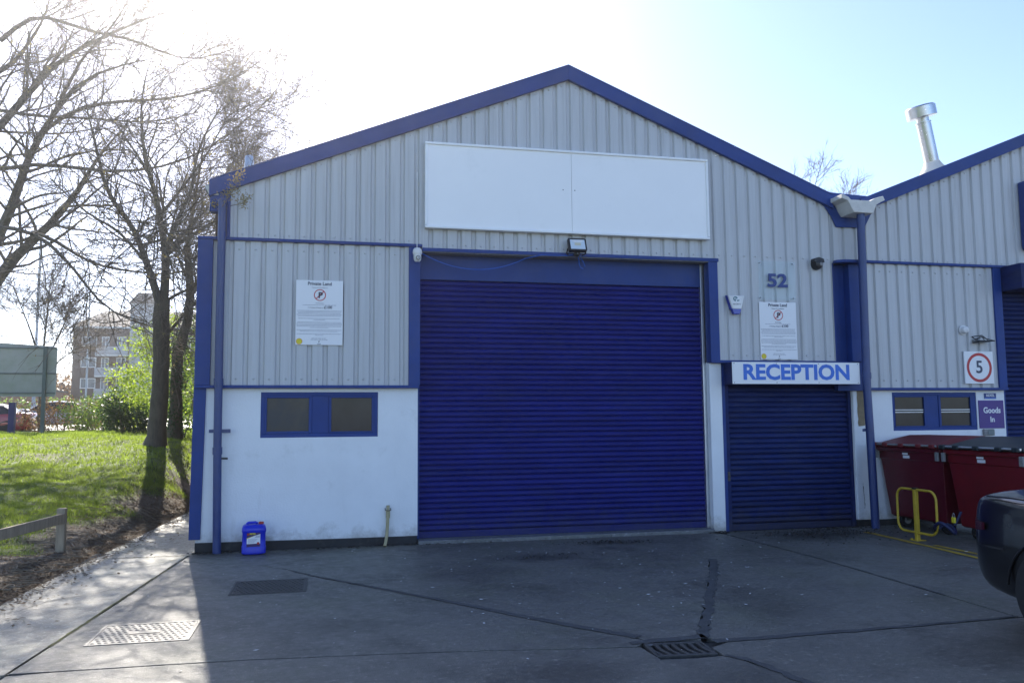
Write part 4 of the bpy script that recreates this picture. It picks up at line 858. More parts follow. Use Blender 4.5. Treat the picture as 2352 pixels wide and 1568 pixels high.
# cars
def car(name_label, paintm, loc, rz, group=None):
    o = thing('parked_car', name_label, 'car', loc, rz, group)
    def sec(x, hw, zb, zs, tuck=.06, crown=.04):
        half = [(hw*.80, zb), (hw*.97, zb+.06), (hw, zb+(zs-zb)*.42), (hw*.985, zb+(zs-zb)*.70), (hw*.955, zs-.05), (hw*.90, zs), (hw*.55, zs+crown*.8), (0, zs+crown)]
        return [(x, -a, b) for a, b in half]+[(x, a, b) for a, b in half[-2::-1]]
    st = [(-2.32, .50, .44, .78), (-2.29, .66, .36, .90), (-2.20, .79, .27, .98), (-2.02, .865, .22, 1.0), (-1.7, .895, .20, .985), (-1.38, .905, .19, .965), (-.9, .905, .18, .945), (0, .905, .18, .93), (.9, .90, .18, .915), (1.38, .90, .19, .90), (1.75, .88, .20, .85), (2.05, .83, .22, .78), (2.22, .72, .26, .70), (2.30, .55, .34, .62)]
    mb = MB().loft([sec(*s_) for s_ in st]); body = mb.build('body', paintm, o); sub = body.modifiers.new('s', 'SUBSURF'); sub.levels = 2; sub.render_levels = 2
    cut = MB()
    for wx in (-1.38, 1.38):
        for sy in (-1, 1): cut.lathe([(.385, -.16), (.385, .25)], (wx, sy*-.80 if sy < 0 else -.90+1.62, .33), 28, 'y') if False else cut.lathe([(.375, -.2), (.375, .2)], (wx, sy*.83, .34), 28, 'y')
    co = cut.build('cutter', None); md = body.modifiers.new('b', 'BOOLEAN'); md.object = co; md.operation = 'DIFFERENCE'; md.solver = 'EXACT'
    me = bpy.data.meshes.new_from_object(body.evaluated_get(bpy.context.evaluated_depsgraph_get())); body.modifiers.clear(); old = body.data; body.data = me; bpy.data.objects.remove(co)
    for p in me.polygons: p.use_smooth = True
    me.set_sharp_from_angle(angle=R(50))
    def gsec(x, hw, z, hb): return [(x, -hb, .9), (x, -hw, z-.05), (x, -hw*.8, z), (x, 0, z+.02), (x, hw*.8, z), (x, hw, z-.05), (x, hb, .9)]
    MB().loft([gsec(-1.72, .70, 1.0, .80), gsec(-1.15, .64, 1.34, .83), gsec(-.55, .63, 1.43, .84), (gsec(.1, .63, 1.43, .84)), gsec(.45, .64, 1.38, .84), gsec(1.2, .72, .98, .80)]).build('cabin_glass', 'car_glass', o, 0, 'auto')
    MB().loft([[(x, -hw*.86, z), (x, -hw*.5, z+.025), (x, hw*.5, z+.025), (x, hw*.86, z)] for x, hw, z in ((-1.18, .66, 1.33), (-.55, .64, 1.42), (.1, .64, 1.42), (.48, .66, 1.37))], True).build('roof', paintm, o, 0, 'auto')
    for wx in (-1.38, 1.38):
        for sy in (-1, 1):
            wh = part('wheel', o); wh.location = (wx, sy*.795, .34)
            MB().lathe([(.24, -.10), (.315, -.105), (.34, -.08), (.34, .08), (.315, .105), (.24, .10)], (0, 0, 0), 32, 'y').build('tyre', 'rubber', wh, 0, 'auto')
            MB().lathe([(.245, -.085), (.225, -.06), (.225, .06), (.245, .085)], (0, 0, 0), 32, 'y').build('rim', 'alloy', wh, 0, 'auto')
            MB().lathe([(.20, -.02), (.20, .02)], (0, 0, 0), 20, 'y').build('brake_disc', 'iron', wh)
            for k in range(10):
                a = 2*math.pi*k/10; c, s = math.cos(a), math.sin(a); y = sy*.075
                MB().add([(c*.05-s*.02, y, s*.05+c*.02), (c*.05+s*.02, y, s*.05-c*.02), (c*.235+s*.012, y*1.05, s*.235-c*.012), (c*.235-s*.012, y*1.05, s*.235+c*.012), (c*.05-s*.02, y*.7, s*.05+c*.02), (c*.05+s*.02, y*.7, s*.05-c*.02), (c*.235+s*.012, y*.75, s*.235-c*.012), (c*.235-s*.012, y*.75, s*.235+c*.012)], [(0, 1, 2, 3), (7, 6, 5, 4), (0, 3, 7, 4), (1, 5, 6, 2)]).build('spoke', 'alloy', wh)
            MB().lathe([(.06, -.085), (.055, -.09), (.055, .09), (.06, .085)], (0, 0, 0), 16, 'y').build('hub_cap', 'alloy', wh)
    def surf(x, z, sy, off=.004):
        off -= .09*max(0., -2.05-x)
        xs = [q[0] for q in st]; hw, zb, zs = (float(np.interp(x, xs, [q[i] for q in st])) for i in (1, 2, 3))
        pz = [zb, zb+.06, zb+(zs-zb)*.42, zb+(zs-zb)*.70, zs-.05, zs]; ph_ = [hw*.80, hw*.97, hw, hw*.985, hw*.955, hw*.90]
        return (x, sy*(float(np.interp(z, pz, ph_))+off), z)
    def patch(nm, mat, xa, xb, za, zb_, sy, n=8):
        v = []; f = []
        for i in range(n):
            for j in range(4):
                x = xa+(xb-xa)*i/(n-1); q = surf(x, za(x)+(zb_(x)-za(x))*j/3, sy); v.append(q)
        f = [(i*4+j, i*4+j+1, i*4+j+5, i*4+j+4) for i in range(n-1) for j in range(3)]
        MB().add(v, f).build(nm, mat, o, 0, True)
    for sy in (-1, 1):
        patch('tail_lamp', 'lamp_red', -2.21, -2.0, lambda x: .70+(x+2.27)*.12, lambda x: .80-(x+2.27)*.06, sy); patch('headlamp', 'far_glass', 1.9, 2.24, lambda x: .56, lambda x: .68-(x-1.9)*.06, sy)
        MB().box(.55, .68, sy*.90 if sy > 0 else -1.06, sy*1.06 if sy > 0 else -.90, .94, 1.06).build('door_mirror', paintm, o, .03)
    patch('fuel_flap', paintm, -1.72, -1.54, lambda x: .72, lambda x: .86, -1)
    for sy in (-1, 1):
        patch('bumper_seam', 'black_plastic', -2.15, -1.80, lambda x: .605, lambda x: .622, sy)
        MB().tube([(-1.38+.385*math.cos(a), sy*.893, .34+.385*math.sin(a)) for a in [math.pi*k/18-.25 for k in range(22)] if .34+.385*math.sin(a) > .33], .010, 6).build('arch_lip', paintm, o, 0, True)
    MB().tube([(-2.02, -.80, .985), (-1.75, -.82, .99), (-1.3, -.83, .975), (-.6, -.84, .955), (.6, -.84, .94)], .008, 6).build('shoulder_line', paintm, o, 0, True)
    MB().box(-2.335, -2.27, -.26, .26, .55, .67).build('number_plate', 'label_yellow', o, .004)
    return o
car('black saloon car parked beside the yellow line before the red bins', 'car_black', (7.25, -7.48, 0), R(-90))

# ------------------------------------------------------------------ knee rail, road sign, posts beyond the path
kr = thing('knee_rail_fence', 'low timber knee rail fence along the soil edge of the path', 'fence', (-1.75, .42, 0))
for i, (x, y) in enumerate(((0, 0), (-.30, -2.2), (-.60, -4.4), (-.90, -6.6))):
    zg = float(hgt(-1.75+x, .42+y))
    MB().prism([(x-.05, y-.05), (x+.05, y-.05), (x+.05, y+.05), (x-.05, y+.05)], zg-.15, .55 if i == 0 else .54, 'z').build('post', 'timber', kr, .012)
MB().add([(.02, -.03, .37), (.055, -.03, .37), (.055, -.03, .49), (.02, -.03, .49), (-.86, -6.6, .37), (-.825, -6.6, .37), (-.825, -6.6, .49), (-.86, -6.6, .49)], [(0, 1, 2, 3), (7, 6, 5, 4), (0, 4, 5, 1), (1, 5, 6, 2), (2, 6, 7, 3), (3, 7, 4, 0)]).build('rail', 'timber', kr, .008)

rsn = thing('road_sign', 'back of a big grey green road sign on two posts among the trees', 'road sign', (-7.6, 19, 1.13))
MB().prism([(-3.65, 3.20), (-3.55, 3.24), (.15, 3.01), (.27, 2.96), (.28, 1.42), (.22, 1.34), (-3.6, 1.38), (-3.68, 1.45)], -.005, .012).build('panel', 'sign_back', rsn, .003)
for z0 in (2.92, 2.08, 1.44): box('rail', 'sign_rail', rsn, -3.6, .25, -.045, -.006, z0, z0+.05)
for x in (-.06, -2.9): MB().box(x-.055, x+.055, -.14, -.045, -.3, 3.0).build('post', 'post_green', rsn, .01)
for nm, x, y, label in (('bollard', -8.6, 19, 'dark blue square post standing in the grass by the road sign'),):
    o = thing(nm, label, 'post', (x, y, float(hgt(x, y)))); MB().box(-.09, .09, -.09, .09, -.3, 1.02).build('post', 'post_blue', o, .012); box('cap', 'post_blue', o, -.1, .1, -.1, .1, 1.021, 1.05)
def lamp_post(label, x, y, h):
    o = thing('lamp_post', label, 'lamp post', (x, y, float(hgt(x, y))))
    MB().tube([(0, 0, -.3), (0, 0, 1.4), (0, 0, 1.5), (0, 0, h)], [.13, .13, .09, .06], 12).build('column', 'lamp_post', o, 0, 'auto')
    MB().tube([(0, 0, h), (.1, 0, h+.25), (.6, 0, h+.42), (1.2, 0, h+.45)], .04, 8).build('arm', 'lamp_post', o, 0, 'auto'); MB().prism([(1.1, -.12), (1.75, -.08), (1.75, .08), (1.1, .12)], h+.39, h+.50, 'z').build('lantern', 'worn_grey', o, .02)
lamp_post('thick pale lamp post rising behind the road sign', -14.6, 40, 11); lamp_post('thin pale lamp post standing before the brick flats', -19.8, 70, 11.5)

# flats beyond the road
ap = thing('block_of_flats', 'brown brick block of flats with tiled roof and white balcony doors beyond the trees', 'building', (-26.6, 90, 2.2))
box('wall', 'brick_brown', ap, 0, 14.5, 0, 9, -1, 10.2, 0)
MB().loft([[(-.3, -.4, 10.2), (14.8, -.4, 10.2), (14.8, 9.4, 10.2), (-.3, 9.4, 10.2)], [(2.2, 4.4, 12.6), (12.6, 4.4, 12.6), (12.6, 4.7, 12.6), (2.2, 4.7, 12.6)]]).build('roof', 'roof_tile', ap)
box('eaves_board', 'window_white', ap, -.32, 14.82, -.45, -.38, 10.0, 10.22, 0)
box('stair_tower', 'render_grey', ap, 6.0, 9.4, -.5, 3, -1, 12.9, 0)
MB().prism([(5.8, 12.9), (9.6, 12.9), (8.6, 14.1), (6.8, 14.1)], -.7, 3.2).build('tower_roof', 'roof_tile', ap)
mb = MB()
for fl_ in range(4):
    z = .9+2.35*fl_
    for x0, x1 in ((.9, 2.5), (3.0, 3.8), (4.6, 5.6), (10.2, 11.6), (12.4, 13.8)):
        wn = part('window', ap); door = (x0 == 3.0)
        zb = z-.9 if door else z; zt_ = z+1.15
        box('glass', 'far_glass', wn, x0, x1, -.03, .0, zb, zt_, 0)
        fr = MB(); t = .09
        for a in ((x0, x1, zb, zb+t), (x0, x1, zt_-t, zt_), (x0, x0+t, zb+t, zt_-t), (x1-t, x1, zb+t, zt_-t), ((x0+x1)/2-t/2, (x0+x1)/2+t/2, zb+t, zt_-t)): fr.box(a[0], a[1], -.07, -.031, a[2], a[3])
        fr.build('frame', 'window_white', wn)
    if fl_:
        box('balcony_slab', 'window_white', ap, 2.6, 6.0, -1.1, 0, z-1.1, z-.92, 0); box('balcony_front', 'render_grey', ap, 2.6, 6.0, -1.12, -1.06, z-.9, z-.05, 0)
lo = thing('low_brick_building', 'low orange brick wall of a building across the road under the road sign', 'building', (-40, 74, 2.2))
box('wall', 'brick_orange', lo, -5, 16, 0, 5, .5, 2.4, 0); box('plinth', 'plinth_black', lo, -5, 16, -.03, 5, -1, .5, 0); box('roof', 'roof_tile', lo, -5.2, 16.2, -.2, 5.2, 2.4, 2.55, 0)
car('silver car parked behind the brown hedge below the flats', 'car_silver', (-12.2, 37.5, float(hgt(-12.2, 37.5))), R(12))
car('red car on the road behind the dark blue post', 'car_red', (-13.6, 30.0, float(hgt(-13.6, 30))-.2), R(180))

# ------------------------------------------------------------------ trees
def tubes(P_, Rr, sides):
    """P_: (n,k,3) polylines, Rr: (n,k) radii -> vertices and quads"""
    n, k, _ = P_.shape
    T = np.empty_like(P_); T[:, 1:-1] = P_[:, 2:]-P_[:, :-2]; T[:, 0] = P_[:, 1]-P_[:, 0]; T[:, -1] = P_[:, -1]-P_[:, -2]
    T /= np.linalg.norm(T, axis=2, keepdims=True)+1e-9
    ref = np.where(np.abs(T[:, :1, 2:3]) > .9, np.array([1., 0, 0]), np.array([0, 0, 1.])); U = np.cross(T, np.broadcast_to(ref, T.shape)); U /= np.linalg.norm(U, axis=2, keepdims=True)+1e-9
    W_ = np.cross(T, U); a = np.arange(sides)*2*np.pi/sides
    V = P_[:, :, None, :]+Rr[:, :, None, None]*(np.cos(a)[None, None, :, None]*U[:, :, None, :]+np.sin(a)[None, None, :, None]*W_[:, :, None, :])
    idx = np.arange(n*k*sides).reshape(n, k, sides); A = idx[:, :-1]; Bq = idx[:, 1:]
    F = np.stack([A, np.roll(A, -1, 2), np.roll(Bq, -1, 2), Bq], -1).reshape(-1, 4)
    return V.reshape(-1, 3), F
def merge(parts):
    Vs, Fs, o = [], [], 0
    for V, F in parts: Vs.append(V); Fs.append(F+o); o += len(V)
    return np.concatenate(Vs), np.concatenate(Fs)
def resample(pts, k):
    p = np.array(pts, float); d = np.r_[0, np.cumsum(np.linalg.norm(np.diff(p, axis=0), axis=1))]; t = np.linspace(0, d[-1], k)
    # smooth by sampling a Catmull-Rom like blend of linear and averaged positions
    q = np.stack([np.interp(t, d, p[:, i]) for i in range(3)], 1); q[1:-1] = .5*q[1:-1]+.25*(q[:-2]+q[2:]); return q
def spawn(P_, Rr, n, length, spread, t0, seg, up, rng, wob=.16, rfac=.42, rmin=.004, rend=.4):
    """grow n side branches on the branches (P_, Rr)"""
    m, k, _ = P_.shape; L_ = np.linalg.norm(np.diff(P_, axis=1), axis=2).sum(1); par = rng.choice(m, n, p=L_/L_.sum()); t = t0+(1-t0)*rng.random(n)**.8
    f = t*(k-1); i = np.minimum(f.astype(int), k-2); fr = (f-i)[:, None]
    p0 = P_[par, i]*(1-fr)+P_[par, i+1]*fr; d = P_[par, i+1]-P_[par, i]; d /= np.linalg.norm(d, axis=1, keepdims=True)+1e-9
    r0 = (Rr[par, i]*(1-fr[:, 0])+Rr[par, i+1]*fr[:, 0])
    x = rng.normal(size=(n, 3)); x -= d*(x*d).sum(1, keepdims=True); x /= np.linalg.norm(x, axis=1, keepdims=True)+1e-9
    ang = np.radians(rng.normal(spread, 14, n))[:, None]; dirn = d*np.cos(ang)+x*np.sin(ang)
    ln = length*rng.uniform(.45, 1.35, n)*(1-.35*t); out = [p0]; cur = p0
    for s_ in range(seg):
        dirn = dirn+rng.normal(size=(n, 3))*wob+np.array([0, 0, up]); dirn /= np.linalg.norm(dirn, axis=1, keepdims=True)
        cur = cur+dirn*(ln/seg)[:, None]; out.append(cur)
    Q = np.stack(out, 1); rs = np.maximum(r0*rfac*rng.uniform(.7, 1.1, n), rmin); Rq = rs[:, None]*np.linspace(1, rend, seg+1)[None]
    return Q, np.maximum(Rq, rmin*.6)
def ztop_np(x): return APZ-SL*np.abs(x-APX)
def tree(label, base, trunk, tr, limbs, levels, seed, buds=0, group=None, bud_mat='bud', bud_size=.028, name='bare_tree'):
    """trunk and limbs are explicit world polylines; finer growth is spawned on them"""
    rng = np.random.default_rng(seed); o = thing(name, label, 'tree', base, 0, group); inv = Matrix.Translation((-base[0], -base[1], -base[2]))
    def add(nm, V, F, mat, smooth=True, stuff=False):
        q = npmesh(nm, V, F, mat, o, smooth); q.matrix_parent_inverse = inv
        if stuff: q['kind'] = 'stuff'
        return q
    T = resample(trunk, 16); T[1:-1, :2] += rng.normal(size=(14, 2))*.012; rt = np.interp(np.linspace(0, 1, 16), *tr)
    add('trunk', *tubes(T[None], rt[None], 14), 'bark')
    lp, lr = [], []
    for pts, r0, r1 in limbs:
        q = resample(pts, 14); lp.append(q); r0 *= .84; rr_ = r0+(min(r1, .012)-r0)*np.linspace(0, 1, 14)**.85; lr.append(rr_)
        add('limb', *tubes(q[None], rr_[None], 9), 'bark')
    Pc, Rc = np.array(lp), np.array(lr); fine = []
    allp = [(Pc, Rc)]
    for li, (n, ln, spread, t0, seg, up, rmin, sides) in enumerate(levels):
        src = allp[-1]
        Q, Rq = spawn(src[0], src[1], n, ln, spread, t0, seg, up, rng, rmin=rmin)
        X_, Y_, Z_ = Q[..., 0], Q[..., 1], Q[..., 2]
        hit = ((X_ > -.45) & (Y_ < 1.2)) | ((X_ > -.15) & (X_ < 18) & (Y_ > -.3) & (Y_ < 31) & (Z_ < np.where(X_ < 9.2, ztop_np(X_), 9)+.15))
        ok = ~hit.any(1)
        if li and seed in (11, 12, 13):                       # twigs pruned out along the sun's direction so sunlight reaches path and bank
            mid = Q[:, Q.shape[1]//2]; t_ = mid[:, 2]/_d.z; gx, gy = mid[:, 0]-_d.x*t_, mid[:, 1]-_d.y*t_
            thin = np.where((gx > -2.2) & (gx < .9) & (gy > -7.5) & (gy < .3), .46, np.where((gx > -8) & (gx < -.8) & (gy > -4) & (gy < 9), .55, 1.))
            ok &= rng.random(len(thin)) < thin
        Q, Rq = Q[ok], Rq[ok]
        allp.append((Q, Rq)); fine.append((tubes(Q, Rq, sides), li))
    add('branches', *fine[0][0], 'bark', True, True); add('twigs', *merge([f[0] for f in fine[1:]]), 'bark_twig', True, True)
    if buds:
        src = np.concatenate([q[0][:, -1] for q in allp[-1:]]+[allp[-2][0][:, -1]]); pick = src[rng.integers(0, len(src), buds)]; c = np.repeat(pick, 3, 0)+rng.normal(size=(buds*3, 3))*.03
        V, F = leafcloud(c, bud_size, rng); add('buds', V, F, bud_mat, False, True)
    return o
def leafcloud(c, size, rng):
    n = len(c); a = rng.normal(size=(n, 3)); a /= np.linalg.norm(a, axis=1, keepdims=True); b = np.cross(a, rng.normal(size=(n, 3))); b /= np.linalg.norm(b, axis=1, keepdims=True)+1e-9
    s = (size*rng.uniform(.5, 1.4, n))[:, None]
    V = np.stack([c-a*s, c+b*s*.5, c+a*s, c-b*s*.5], 1).reshape(-1, 3); i = np.arange(n)*4; return V, np.c_[i, i+1, i+2, i+3]

BT = 'bare trees on the grass bank'
tree('thick trunked bare tree with forked stem on the bank beside the building', (-2.54, 10, .93),
     [(-2.54, 10.0, .8), (-2.50, 10, 1.1), (-2.47, 10.0, 1.39), (-2.45, 10.0, 2.07), (-2.43, 10.0, 2.75), (-2.43, 10.0, 3.44), (-2.44, 10.0, 3.78), (-2.44, 10.0, 4.55)], ([0, .06, .14, .5, .85, 1], [.40, .29, .21, .185, .19, .17]),
     [([(-2.46, 10.0, 4.25), (-2.64, 9.86, 4.97), (-2.81, 9.73, 5.44), (-2.95, 9.59, 5.97), (-3.08, 9.45, 6.27), (-3.36, 9.32, 6.53), (-3.6, 9.18, 6.92), (-3.68, 8.91, 7.59), (-3.83, 8.64, 8.3), (-3.91, 8.5, 8.79)], .125, .035),
      ([(-2.43, 10.0, 4.3), (-2.39, 10.05, 5.06), (-2.42, 10.1, 5.87), (-2.52, 10.15, 6.17), (-2.59, 10.2, 6.61), (-2.69, 10.25, 7.06), (-2.88, 10.3, 7.65), (-3.07, 10.35, 8.23), (-3.19, 10.45, 9.6), (-3.06, 10.5, 10.39)], .14, .03),
      ([(-2.40, 10.0, 5.6), (-2.08, 10.3, 6.05), (-1.75, 10.6, 6.36), (-1.38, 10.9, 6.72), (-1.0, 11.2, 7.24), (-0.6, 11.5, 8.12)], .075, .022),
      ([(-2.41, 10.0, 5.8), (-2.2, 10.0, 6.35), (-2.05, 10.0, 6.79), (-1.85, 10.0, 7.18), (-1.81, 10.0, 7.91), (-1.59, 10.0, 8.66), (-1.2, 10.0, 9.43)], .08, .02),
      ([(-2.42, 10.0, 4.45), (-2.1, 9.9, 4.66), (-1.64, 9.75, 4.84), (-1.3, 9.5, 5.0), (-.7, 9.2, 5.4)], .05, .018), ([(-2.40, 10.0, 3.6), (-2.18, 10, 3.87), (-1.9, 10.17, 4.29), (-1.69, 10.33, 4.52), (-1.43, 10.5, 4.96)], .055, .02),
      ([(-1.64, 9.75, 4.84), (-1.45, 8, 5.1), (-1.4, 5, 4.95), (-1.25, 2.5, 4.6), (-0.73, 1.1, 4.48), (-0.21, 0.7, 4.46), (0.07, 0.3, 4.43), (0.27, -0.1, 4.34), (0.45, -0.5, 4.29)], .022, .004), ([(-2.8, 9.73, 5.4), (-3.3, 9.2, 6.0), (-3.9, 8.8, 6.3), (-4.5, 8.3, 6.9)], .05, .018), ([(-2.6, 10.2, 6.6), (-2.2, 10.6, 7.4), (-1.7, 11, 8.4), (-1.2, 11.2, 9.6)], .055, .018), ([(-2.9, 10.3, 7.7), (-3.5, 10.8, 8.6), (-4.2, 11.2, 9.6)], .045, .016)],
     [(190, 2.1, 46, .15, 7, .05, .012, 5), (1900, 1.1, 45, .1, 5, .06, .006, 4), (9000, .55, 42, .1, 3, .06, .0036, 3), (6500, .22, 40, .2, 2, .05, .0034, 3)], 11, 1500, BT)
tree('slimmer ivy covered tree just behind the thick trunked tree', (-2.56, 13, 1.15), [(-2.56, 13.0, 1.0), (-2.58, 13.0, 2.4), (-2.58, 13.0, 3.44), (-2.36, 13.0, 4.23), (-2.26, 13.0, 5.17), (-2.41, 13.0, 6.48)], ([0, .1, 1], [.24, .17, .09]),
     [([(-2.41, 13, 6.3), (-2.28, 13.0, 7.48), (-2.15, 13.0, 8.49), (-2.0, 13.1, 9.8)], .085, .02), ([(-2.36, 13, 4.9), (-2.0, 13.4, 6), (-1.4, 13.8, 7.4), (-.9, 14, 8.8)], .06, .018), ([(-2.4, 13, 5.6), (-2.9, 13.3, 6.7), (-3.5, 13.5, 8)], .05, .018), ([(-2.3, 13, 5.0), (-1.8, 12.7, 5.6), (-1.2, 12.4, 6.0), (-.4, 12.2, 6.8)], .045, .015)],
     [(80, 1.7, 45, .15, 5, .08, .012, 4), (600, .9, 42, .1, 4, .08, .006, 3), (2600, .45, 40, .1, 3, .06, .0045, 3)], 12, 900, BT)
tree('big spreading bare tree leaning over the path with long drooping boughs', (-12.03, 15.8, 1.1), [(-12.03, 15.8, .9), (-11.73, 15.8, 1.5), (-10.83, 15.8, 2.2), (-8.98, 15.5, 3.75)], ([0, .15, 1], [.6, .45, .3]),
     [([(-9.03, 15.5, 3.7), (-8.19, 15.46, 5.4), (-7.89, 15.42, 5.85), (-7.59, 15.37, 6.44), (-7.04, 15.33, 6.87), (-6.67, 15.29, 7.32), (-6.36, 15.25, 7.75), (-5.93, 15.21, 8.22), (-5.68, 15.17, 8.72), (-5.56, 15.12, 9.09), (-5.27, 15.08, 9.52), (-4.96, 15.04, 9.99), (-4.48, 15.0, 10.55)], 0.3, 0.03),
      ([(-9.04, 15.5, 4.03), (-8.21, 15.39, 6.42), (-7.9, 15.29, 7.13), (-7.7, 15.18, 7.5), (-7.47, 15.07, 8.03), (-7.31, 14.96, 8.57), (-7.22, 14.86, 8.91), (-7.03, 14.75, 9.58), (-6.59, 14.64, 10.17), (-6.33, 14.54, 10.5), (-6.19, 14.43, 10.92), (-5.81, 14.32, 11.43), (-5.35, 14.21, 11.64), (-4.65, 14.11, 11.93), (-3.68, 14.0, 12.18)], 0.27, 0.02),
      ([(-8.71, 15.2, 5.69), (-8.12, 14.63, 7.21), (-7.47, 14.06, 7.07), (-6.46, 13.49, 6.79), (-5.93, 12.92, 6.46), (-5.28, 12.35, 5.86), (-4.66, 11.78, 5.23), (-4.33, 11.21, 4.76), (-3.72, 10.64, 4.29), (-3.12, 10.07, 4.0), (-2.58, 9.5, 3.81)], 0.1, 0.016),
      ([(-6.79, 14.5, 7.0), (-6.05, 13.78, 6.71), (-5.38, 13.06, 6.22), (-4.72, 12.33, 5.82), (-4.13, 11.61, 5.55), (-3.28, 10.89, 5.33), (-2.52, 10.17, 5.17), (-2.12, 9.44, 5.02), (-1.7, 8.72, 5.07), (-1.35, 8.0, 5.08)], 0.07, 0.008),
      ([(-9.19, 15.2, 9.42), (-8.53, 14.89, 10.74), (-7.81, 14.57, 10.54), (-6.79, 14.26, 10.29), (-5.17, 13.94, 10.26), (-4.17, 13.63, 10.08), (-3.18, 13.31, 10.07), (-2.2, 13.0, 10.3)], 0.085, 0.012),
      ([(-9.68, 15.6, 4.03), (-9.05, 15.55, 6.77), (-8.84, 15.5, 9.19), (-8.41, 15.45, 10.26), (-7.79, 15.4, 10.64), (-7.32, 15.35, 11.12), (-7.24, 15.3, 11.72), (-6.86, 15.25, 12.23), (-6.35, 15.2, 12.51), (-5.58, 15.15, 13.04), (-4.93, 15.1, 13.48), (-4.27, 15.05, 13.78), (-3.27, 15.0, 14.23)], 0.29, 0.02),
      ([(-8.13, 15.2, 12.85), (-7.17, 15.03, 13.77), (-6.48, 14.86, 13.46), (-5.3, 14.69, 13.1), (-4.13, 14.51, 12.91), (-3.27, 14.34, 12.41), (-2.42, 14.17, 12.3), (-1.41, 14.0, 12.68)], 0.085, 0.012),
      ([(-7.0, 15.0, 9.84), (-6.59, 14.81, 10.23), (-5.99, 14.62, 10.66), (-5.16, 14.44, 10.9), (-4.17, 14.25, 10.97), (-3.02, 14.06, 11.03), (-2.03, 13.87, 11.35), (-1.03, 13.69, 11.78), (-0.27, 13.5, 12.56)], 0.085, 0.01),
      ([(-8.87, 15.2, 9.09), (-8.13, 14.88, 8.69), (-7.28, 14.56, 8.99), (-6.36, 14.24, 8.94), (-5.11, 13.92, 8.72), (-4.26, 13.6, 8.6), (-3.13, 13.28, 8.74), (-2.16, 12.96, 9.04), (-1.66, 12.64, 9.3), (-0.86, 12.32, 9.91), (-0.11, 12.0, 10.55)], 0.09, 0.01),
      ([(-9.16, 15.5, 9.52), (-8.81, 15.57, 11.34), (-8.56, 15.64, 12.04), (-7.96, 15.71, 12.19), (-7.75, 15.79, 12.79), (-7.42, 15.86, 13.41), (-7.14, 15.93, 14.15), (-7.04, 16.0, 15.22)], 0.16, 0.03),
      ([(-6.36, 15.0, 11.13), (-5.77, 14.75, 12.33), (-5.09, 14.5, 13.0), (-4.58, 14.25, 13.64), (-4.23, 14.0, 14.27)], 0.07, 0.02)],
     [(340, 3.0, 44, .2, 7, .02, .014, 5), (2800, 1.55, 45, .1, 5, .02, .008, 4), (14000, .78, 44, .1, 3, .03, .0050, 3), (10000, .33, 40, .2, 2, .04, .0034, 3)], 13, 2600, BT, bud_size=.020)
tree('bare tree with fine upright twigs behind the left eaves', (-.6, 17.5, 1.1), [(-.6, 17.5, .9), (-.6, 17.5, 3), (-.5, 17.5, 5)], ([0, 1], [.22, .13]),
     [([(-.5, 17.5, 4.8), (-.9, 17.4, 7), (-1.4, 17.2, 9.5)], .1, .02), ([(-.5, 17.5, 4.8), (-.1, 17.6, 6.5), (.5, 17.7, 8.2), (1.2, 17.8, 9.6)], .09, .02), ([(-.5, 17.5, 5), (-.5, 18, 7.5), (-.3, 18.4, 10.2)], .09, .02), ([(-.1, 17.6, 6.3), (.8, 17.2, 7.2), (1.8, 17, 8.2)], .05, .015), ([(-.7, 17.4, 6), (-1.5, 17.6, 7.2), (-2.4, 17.6, 8.6)], .05, .015)],
     [(100, 1.8, 40, .15, 5, .1, .012, 4), (700, .95, 38, .1, 4, .08, .006, 3), (2300, .45, 36, .1, 3, .06, .005, 3)], 14, 900, BT)
tree('small bare tree with upswept twigs growing behind the road sign', (-10.3, 27.5, 1.1), [(-10.3, 27.5, .9), (-10.35, 27.5, 2.6), (-10.4, 27.5, 4.2)], ([0, 1], [.16, .10]),
     [([(-10.4, 27.5, 4), (-10.9, 27.4, 5.6), (-11.6, 27.3, 7.4)], .07, .02), ([(-10.4, 27.5, 4), (-10.3, 27.5, 6), (-10.2, 27.6, 8.2)], .07, .02), ([(-10.4, 27.5, 3.8), (-9.8, 27.6, 5.4), (-9.1, 27.7, 7.3)], .06, .02), ([(-10.4, 27.5, 3.4), (-9.6, 27.2, 4.3), (-8.6, 27, 5.0)], .05, .015)],
     [(90, 1.6, 42, .1, 5, .06, .014, 4), (800, .9, 40, .1, 4, .06, .009, 3), (3500, .45, 38, .1, 3, .04, .007, 3)], 15, 0, BT)
tree('bare tree top showing above the valley between the two roofs', (23.0, 25, 0), [(23, 25, -.2), (23, 25, 4), (23.1, 25, 8)], ([0, 1], [.32, .2]),
     [([(23.1, 25, 7.8), (23.4, 25, 9.5), (23.8, 25, 13.2)], .12, .02), ([(23.1, 25, 8), (24, 25, 10.2), (25.3, 25.2, 13.7)], .12, .02), ([(23.1, 25, 7.5), (24.6, 25, 9.4), (26.6, 25, 12.6)], .1, .02)],
     [(70, 1.7, 34, .2, 5, .1, .014, 4), (420, 1.0, 32, .1, 4, .1, .008, 3), (1500, .5, 32, .1, 3, .06, .007, 3)], 16, 0)

